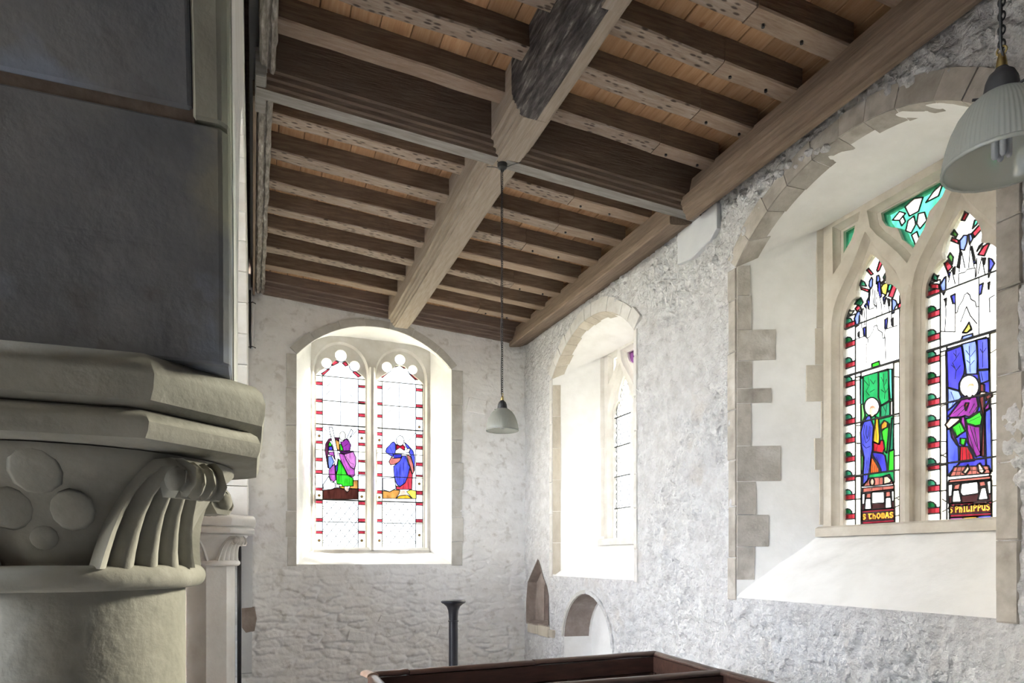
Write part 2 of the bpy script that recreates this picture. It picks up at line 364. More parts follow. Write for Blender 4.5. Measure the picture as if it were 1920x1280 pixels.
def in_poly(x, y, poly):
    r = np.zeros(x.shape, bool); n = len(poly)
    for i in range(n):
        x0, y0 = poly[i]; x1, y1 = poly[(i+1) % n]
        if y0 == y1: continue
        c = ((y0 > y) != (y1 > y)) & (x < (x1-x0)*(y-y0)/(y1-y0)+x0)
        r ^= c
    return r
def near_poly(x, y, poly):
    best = np.full(x.shape, 1e9); bx = x.copy(); by = y.copy(); n = len(poly)
    for i in range(n):
        x0, y0 = poly[i]; x1, y1 = poly[(i+1) % n]
        dx, dy = x1-x0, y1-y0; L = dx*dx+dy*dy
        if L < 1e-12: continue
        t = np.clip(((x-x0)*dx+(y-y0)*dy)/L, 0, 1); qx = x0+t*dx; qy = y0+t*dy
        d = np.hypot(x-qx, y-qy); m = d < best
        best = np.where(m, d, best); bx = np.where(m, qx, bx); by = np.where(m, qy, by)
    return best, bx, by
def wall_grid(name, a0, a1, z0, z1, step, holes, height, world, mat, **kw):
    na = int(round((a1-a0)/step)); nz = int(round((z1-z0)/step))
    A, Z = np.meshgrid(np.linspace(a0, a1, na+1), np.linspace(z0, z1, nz+1), indexing='ij')
    ca = (A[:-1, :-1]+A[1:, 1:])/2; cz = (Z[:-1, :-1]+Z[1:, 1:])/2
    dead = np.zeros(ca.shape, bool)
    for h in holes: dead |= in_poly(ca, cz, h)
    live = ~dead
    touch_d = np.zeros(A.shape, bool); touch_l = np.zeros(A.shape, bool)
    for di in (0, 1):
        for dj in (0, 1):
            touch_d[di:di+na, dj:dj+nz] |= dead; touch_l[di:di+na, dj:dj+nz] |= live
    bnd = touch_d & touch_l
    fade = np.full(A.shape, 1.0)
    for h in holes:
        d, qx, qy = near_poly(A, Z, h)
        fade = np.minimum(fade, np.clip((d-.0)/.10, 0, 1))
        mk = bnd & (d < step*1.6)
        A = np.where(mk, qx, A); Z = np.where(mk, qy, Z)
    H = height(A, Z)*fade
    P = world(A, Z, H).reshape(-1, 3)
    idx = np.arange(A.size).reshape(A.shape)
    q = np.stack([idx[:-1, :-1], idx[1:, :-1], idx[1:, 1:], idx[:-1, 1:]], -1)[live]
    used = np.unique(q); re = -np.ones(A.size, np.int64); re[used] = np.arange(len(used)); q = re[q]; P = P[used]
    me = bpy.data.meshes.new(name)
    me.vertices.add(len(P)); me.vertices.foreach_set('co', P.astype(np.float32).ravel())
    me.loops.add(q.size); me.loops.foreach_set('vertex_index', q.astype(np.int32).ravel())
    me.polygons.add(len(q)); me.polygons.foreach_set('loop_start', np.arange(0, q.size, 4, dtype=np.int32))
    me.polygons.foreach_set('use_smooth', np.ones(len(q), bool))
    me.update(calc_edges=True); me.validate()
    me.materials.append(mat)
    o = bpy.data.objects.new(name, me); COL.objects.link(o); tag(o, **kw); return o

def arch(half, zs, apex, n=28, k=0.0):
    """points from the left springing over the crown to the right springing"""
    r = apex-zs; R = (half*half+r*r)/(2*r); zc = apex-R; a = math.asin(half/R)
    return [(R*math.sin(t), zc+R*math.cos(t)) for t in [(-a+2*a*i/n) for i in range(n+1)]], (R, zc, a)
EMB = {
 's1': dict(c=3.046, half=.905, zsill=1.375, zs=3.71, apex=4.10, fc=.0125, fhalf=.655, fz0=1.83, fz1=3.96, nf=.53),
 's2': dict(c=6.225, half=.895, zsill=1.455, zs=3.70, apex=4.10, fc=.0125, fhalf=.655, fz0=1.83, fz1=3.94, nf=.53),
 'e':  dict(c=1.35, half=.892, zsill=1.585, zs=3.93, apex=4.34, fc=0, fhalf=.70, fz0=1.74, fz1=4.29, nf=.36)}
def SW(c): return lambda a, z, n: (XS+n, c-a, z)
def EW(c): return lambda a, z, n: (c+a, YE+n, z)
def outline(e):
    p, _ = arch(e['half'], e['zs'], e['apex']); return [(-e['half'], e['zsill'])]+p+[(e['half'], e['zsill'])]
hole_s1 = [(3.046-a, z) for a, z in outline(EMB['s1'])]
hole_s2 = [(6.225-a, z) for a, z in outline(EMB['s2'])]
hole_e = [(1.35+a, z) for a, z in outline(EMB['e'])]
NICHE = [(7.89, .86), (7.89, 1.12), (7.84, 1.36), (7.72, 1.47), (7.62, 1.56), (7.53, 1.64), (7.45, 1.54), (7.37, 1.42), (7.28, 1.33), (7.23, 1.22), (7.22, .88)]
def pointed(y0, y1, zb, zs, za, n=8):
    """pointed arch opening outline, y0 > y1"""
    ym = (y0+y1)/2; L = []; 
    for i in range(n+1):
        t = i/n; L.append((y0+(ym-y0)*(1-math.cos(t*math.pi/2))**.92, zs+(za-zs)*math.sin(t*math.pi/2)**1.0))
    R = [(y0+y1-y, z) for y, z in L[::-1]][1:]
    return [(y0, zb)]+L+R+[(y1, zb)]
RECESS = pointed(6.82, 5.74, .30, .80, 1.29)

def h_south(A, Z):
    wx = .55*fbm(A*9, Z*9, 50, 3); wz = .55*fbm(A*9, Z*9, 60, 3)
    f1, f2, cid = worley(A/.062+wx, Z/.078+wz, 3)
    g1, g2, gid = worley(A/.30+wx, Z/.17+wz, 9)
    lump = np.clip(1-f1*1.35, 0, 1)**.75*(.2+.8*cid)
    mask = np.clip(.75+2.2*fbm(A*1.9, Z*1.9, 31, 3), .15, 1.15)
    near = np.clip((6.9-A)/1.5, .35, 1)
    return .036*lump*mask*near+.022*fbm(A*3.1, Z*3.1, 1, 4)+.016*(gid-.5)*near+.070*fbm(A*21, Z*14, 8, 4)*mask*near-.012*near
def h_east(A, Z):
    wx = .9*fbm(A*4, Z*4, 40, 4); wz = .9*fbm(A*4, Z*4, 44, 4)
    g1, g2, gid = worley(A/.25+wx, Z/.085+wz, 15)
    joint = 1-np.exp(-((g2-g1)/.16)**1.3)
    low = np.clip((1.70-Z)/.6, 0, 1)*1.5; side = np.clip((A-2.15)/.3, 0, 1)*.30
    k = np.clip(low+side+.16, 0, 1.5)*np.clip(.75+2*fbm(A*2.2, Z*2.2, 48, 3), .2, 1.2)
    return k*(.015*(joint-1)+.020*(gid-.5)*joint)+.026*fbm(A*2.6, Z*2.6, 6, 4)+.026*fbm(A*11, Z*17, 7, 4)*(.25+k)
south = wall_grid('wall_south', 1.2, 7.99, .0, 4.56, .0095, [hole_s1, hole_s2, NICHE, RECESS], h_south,
    lambda A, Z, H: np.stack([XS-H, A, Z], -1), M['limewash'], kind='structure', label='rough limewashed south wall with the deep window embrasures', cat='wall')
east = wall_grid('wall_east', -.92, 3.22, .0, 4.75, .0125, [hole_e], h_east,
    lambda A, Z, H: np.stack([A, YE-H, Z], -1), M['limewash_east'], kind='structure', label='bright limewashed rubble end wall around the two-figure window', cat='wall')
# the parts of the shell behind the camera
box_obj('wall_section', [((3.2, -4.4, 0), (3.9, 1.21, 4.8)), ((3.86, 1.1, 4.2), (3.95, 8.4, 4.9))], M['limewash'], south)

# ---------------------------------------------------------------- arcade wall with its two arches
AX0, AX1 = -.80, -.045
def ell_arch(c, half, rise, z0, n=40, grow=0):
    return [(c-(half+grow)*math.cos(math.pi*i/n), z0+(rise+grow)*math.sin(math.pi*i/n)) for i in range(n+1)]
ZSP = 2.07
w_arch = ell_arch(-.9, 2.5, 2.02, ZSP, grow=.22); e_arch = ell_arch(4.775, 2.425, 2.02, ZSP, grow=.22)
def cdt(polys):
    pts = []; faces = []
    for p in polys:
        A = sum(p[i-1][0]*p[i][1]-p[i][0]*p[i-1][1] for i in range(len(p)))
        p = list(p) if A > 0 else list(p)[::-1]
        b = len(pts); pts += [Vector(q) for q in p]; faces.append(list(range(b, b+len(p))))
    r = delaunay_2d_cdt(pts, [], faces, 1, 1e-6, True)
    return r[0], r[2], r[5]
def prism_poly(mb, poly, x0, x1, holes=()):
    """polygon in (y,z) extruded along x, triangulated"""
    V, F, OF = cdt([poly]+list(holes))
    keep = [f for f, o in zip(F, OF) if 0 in o and len(o) == 1]
    ed = {}
    for f in keep:
        for i in range(len(f)):
            a, b = f[i], f[(i+1) % len(f)]; k = (min(a, b), max(a, b)); ed[k] = ed.get(k, 0)+1
    n = len(V)
    vs_ = [(x0, v.x, v.y) for v in V]+[(x1, v.x, v.y) for v in V]
    fs = [tuple(f) for f in keep]+[tuple(i+n for i in f[::-1]) for f in keep]+[(a, b, b+n, a+n) for (a, b), c in ed.items() if c == 1]
    mb.add(vs_, fs)
m = MB()
prism_poly(m, [(-4.5, ZSP-.02), (-4.5, 5.4), (8.1, 5.4), (8.1, ZSP-.02)], AX0, AX1,
    [[(-3.62, ZSP-.03)]+w_arch+[(1.82, ZSP-.03)], [(2.13, ZSP-.03)]+e_arch+[(7.42, ZSP-.03)]])
north = m.build('wall_north', M['respond'], None); tag(north, kind='structure', label='arcade wall above the stone piers between aisle and nave', cat='wall')

def block(mb, pts, to, n0, n1, gap=.003):
    """stone: polygon pts in (a,z), drawn in by gap, between depths n0 and n1, front face chamfered"""
    cx = sum(p[0] for p in pts)/len(pts); cz = sum(p[1] for p in pts)/len(pts)
    def ins(g):
        out = []
        for a, z in pts:
            d = math.hypot(a-cx, z-cz); k = max(0, (d-g*1.4)/d); out.append((cx+(a-cx)*k, cz+(z-cz)*k))
        return out
    rings = [[to(a, z, n1) for a, z in ins(gap)], [to(a, z, n0+.006) for a, z in ins(gap)], [to(a, z, n0) for a, z in ins(gap+.006)]]
    mb.loft(rings)
# voussoirs of the two arches: the west one springs from the near pier towards the camera
rng = random.Random(4)
def voussoirs(c, half, rise, n, mat, x0, x1, skip=()):
    for i in range(n):
        if i in skip: continue
        a0 = math.pi*i/n; a1 = math.pi*(i+1)/n; m = MB(); ring = []
        g = .004/ (half)
        for x in (x0, x1):
            r = []
            for t in (a0+g, (a0+a1)/2, a1-g): r.append((x, c-half*math.cos(t), ZSP+rise*math.sin(t)))
            for t in (a1-g, (a0+a1)/2, a0+g): r.append((x, c-(half+.225)*math.cos(t), ZSP+(rise+.225)*math.sin(t)))
            ring.append(r)
        m.loft(ring); m.build('arch_stone', mat, north, bevel=.006)
voussoirs(4.775, 2.425, 2.02, 22, M['respond'], AX0, AX1)
# near springer courses: stones seen from below on the west arch's soffit
def soff(h):   # y of the soffit at height h above springing
    return -.9+2.5*math.sqrt(max(0, 1-(h/2.02)**2))
def springer(x0, x1, h0, h1, mat, name='arch_stone', proud=0.0, deep=.30, bev=.005, cham=.018):
    m = MB(); rings = []
    for h in (h0, (h0+h1)/2, h1):
        y = soff(h)-proud
        rings.append([(x0, y, ZSP+h), (x1-cham, y, ZSP+h), (x1, y+cham, ZSP+h), (x1, y+deep, ZSP+h), (x0, y+deep, ZSP+h)])
    m.loft(rings); return m.build(name, mat, north, bevel=bev)
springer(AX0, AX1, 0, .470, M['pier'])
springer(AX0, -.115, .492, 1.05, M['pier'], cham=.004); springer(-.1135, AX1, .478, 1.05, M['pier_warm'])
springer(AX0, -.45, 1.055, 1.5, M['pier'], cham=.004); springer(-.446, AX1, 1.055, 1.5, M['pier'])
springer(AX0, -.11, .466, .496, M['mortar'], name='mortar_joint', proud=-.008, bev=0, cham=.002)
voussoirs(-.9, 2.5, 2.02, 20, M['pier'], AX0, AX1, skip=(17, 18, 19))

# ---------------------------------------------------------------- pier and respond with carved capitals
def octo(cx, cy, hw, ch):
    """square of half width hw with corners cut by ch, counter-clockwise"""
    return [(cx-hw+ch, cy-hw), (cx+hw-ch, cy-hw), (cx+hw, cy-hw+ch), (cx+hw, cy+hw-ch), (cx+hw-ch, cy+hw), (cx-hw+ch, cy+hw), (cx-hw, cy+hw-ch), (cx-hw, cy-hw+ch)]
def abacus(mb, cx, cy, hw, ch, z0, z1, roll=.0):
    H = z1-z0; rings = []
    for t, d in [(0, -.03), (.10, -.006), (.3, 0), (.55, .002), (.8, -.006), (.95, -.022), (1, -.05)]:
        rings.append([(x, y, z0+H*t) for x, y in octo(cx, cy, hw+d, ch)])
    mb.loft(rings)
LEAF = [(.258, 1.628), (.262, 1.665), (.272, 1.71), (.288, 1.755), (.312, 1.797), (.345, 1.832), (.385, 1.856), (.422, 1.858), (.446, 1.842), (.452, 1.815), (.436, 1.795), (.412, 1.797), (.402, 1.815), (.412, 1.828)]
def leaf(mb, c, ang, scale=1.0):
    rings = []; n = 24
    L = len(LEAF)
    for i, (r, z) in enumerate(LEAF):
        t = i/(L-1); hw = .125*(1-.62*min(1, t/.62)) if t < .62 else .0475+.016*math.sin((t-.62)/.38*math.pi)
        hw *= scale; ring = []
        p0 = LEAF[max(i-1, 0)]; p1 = LEAF[min(i+1, L-1)]; tr, tz = p1[0]-p0[0], p1[1]-p0[1]; l = math.hypot(tr, tz); nr, nz = tz/l, -tr/l
        for j in range(n+1):
            u = -1+2*j/n
            amp = .030*(1-.5*t)
            rid = amp*(abs(math.cos(u*2.0*math.pi))**.8-.35)-.010*u*u
            rr = r+nr*rid+.010; zz = z+nz*rid
            s = hw*u; x = rr*math.cos(ang)-s*math.sin(ang); y = rr*math.sin(ang)+s*math.cos(ang)
            ring.append((c[0]+x, c[1]+y, zz))
        inner = []
        for j in range(n, -1, -1):
            u = -1+2*j/n; rr = r-.014*nr-.012; s = hw*u*.96
            inner.append((c[0]+rr*math.cos(ang)-s*math.sin(ang), c[1]+rr*math.sin(ang)+s*math.cos(ang), z-.014*nz))
        rings.append(ring+inner)
    mb.loft(rings)
def scroll(mb, c, ang, scale=1.0):
    """curled tip: ribbed roll lying across the leaf end"""
    ca, sa = math.cos(ang), math.sin(ang); rc, zc = .425, 1.822; rings = []
    prof = [(-.074, .004), (-.071, .014), (-.064, .022), (-.05, .030), (-.036, .024), (-.03, .034), (-.012, .040), (0, .032), (.012, .040), (.03, .034), (.036, .024), (.05, .030), (.064, .022), (.071, .014), (.074, .004)]
    for s, r in prof:
        s *= scale; ring = []
        for k in range(22):
            b = 2*math.pi*k/22; rr = rc+r*math.cos(b); z = zc+r*1.05*math.sin(b)
            ring.append((c[0]+rr*ca-s*sa, c[1]+rr*sa+s*ca, z))
        rings.append(ring)
    mb.loft(rings)
def lobes(mb, c, ang):
    """low carved trefoil on the bell"""
    for du, dz, R in [(-.055, .03, .045), (.055, .03, .045), (0, .105, .05), (0, -.03, .03)]:
        rings = []
        for rad, out in [(1.0, -.004), (.82, .0015), (.45, .003), (.1, .0035)]:
            ring = []
            for k in range(12):
                b = 2*math.pi*k/12; z = 1.725+dz+R*rad*math.sin(b); s = du+R*rad*math.cos(b)
                rr = bell_r(z)+out
                ring.append((c[0]+rr*math.cos(ang)-s*math.sin(ang), c[1]+rr*math.sin(ang)+s*math.cos(ang), z))
            rings.append(ring)
        mb.loft(rings)
BELL = [(.245, 1.62), (.255, 1.65), (.262, 1.69), (.272, 1.73), (.290, 1.77), (.315, 1.81), (.345, 1.845), (.372, 1.872), (.372, 1.885)]
def bell_r(z):
    for (r0, z0), (r1, z1) in zip(BELL, BELL[1:]):
        if z0 <= z <= z1: return r0+(r1-r0)*(z-z0)/(z1-z0)
    return BELL[-1][0]
def column(name, cx, cy, mats, sides, label, crockets, trefoils):
    root = empty(name, (cx, cy, 0), label=label, cat='pier', kind='thing')
    m = MB()
    if sides: m.lathe([(.30, 0), (.30, .25), (.27, .3), (.252, .36), (.252, 1.64)], (cx, cy, 0), sides, a0=0.0, a1=2*math.pi)
    else: m.lathe([(.34, 0), (.34, .18), (.30, .24), (.31, .28), (.27, .34), (.253, .38), (.253, 1.0), (.253, 1.64)], (cx, cy, 0), 64)
    m.build('shaft', mats[0], root, auto=40)
    m = MB(); m.lathe([(.24, 1.577)]+[(.272+.028*math.cos(t), 1.606+.029*math.sin(t)) for t in [(-1.5+3.0*i/10) for i in range(11)]]+[(.24, 1.635)], (cx, cy, 0), 64,
        fn=lambda r, z, a: r+.002*math.sin(a*9)+.0015*math.sin(a*23)); m.build('astragal', mats[1], root, smooth=True)
    m = MB(); m.lathe(BELL, (cx, cy, 0), 64); m.build('bell', mats[1], root, smooth=True)
    for a in crockets:
        a = math.radians(a); m = MB(); leaf(m, (cx, cy), a); lf = m.build('carved_leaf', mats[1], root, auto=50)
        m = MB(); scroll(m, (cx, cy), a); m.build('curled_tip', mats[1], lf, auto=50)
    for a in trefoils:
        m = MB(); lobes(m, (cx, cy), math.radians(a)); m.build('carved_trefoil', mats[1], root, smooth=True)
    m = MB(); abacus(m, cx, cy, .436, .215, 1.888, 1.962); m.build('abacus_lower_moulding', mats[1], root, auto=40)
    m = MB(); abacus(m, cx, cy, .447, .215, 1.96, 2.075); m.build('abacus', mats[1], root, auto=40)
    return root
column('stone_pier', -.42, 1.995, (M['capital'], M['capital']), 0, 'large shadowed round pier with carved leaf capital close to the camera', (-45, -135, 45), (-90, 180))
column('stone_respond', -.42, 7.45, (M['respond'], M['respond']), 8, 'small distant white pier with leaf capital beside the end wall', (-45, -112, 45), ())

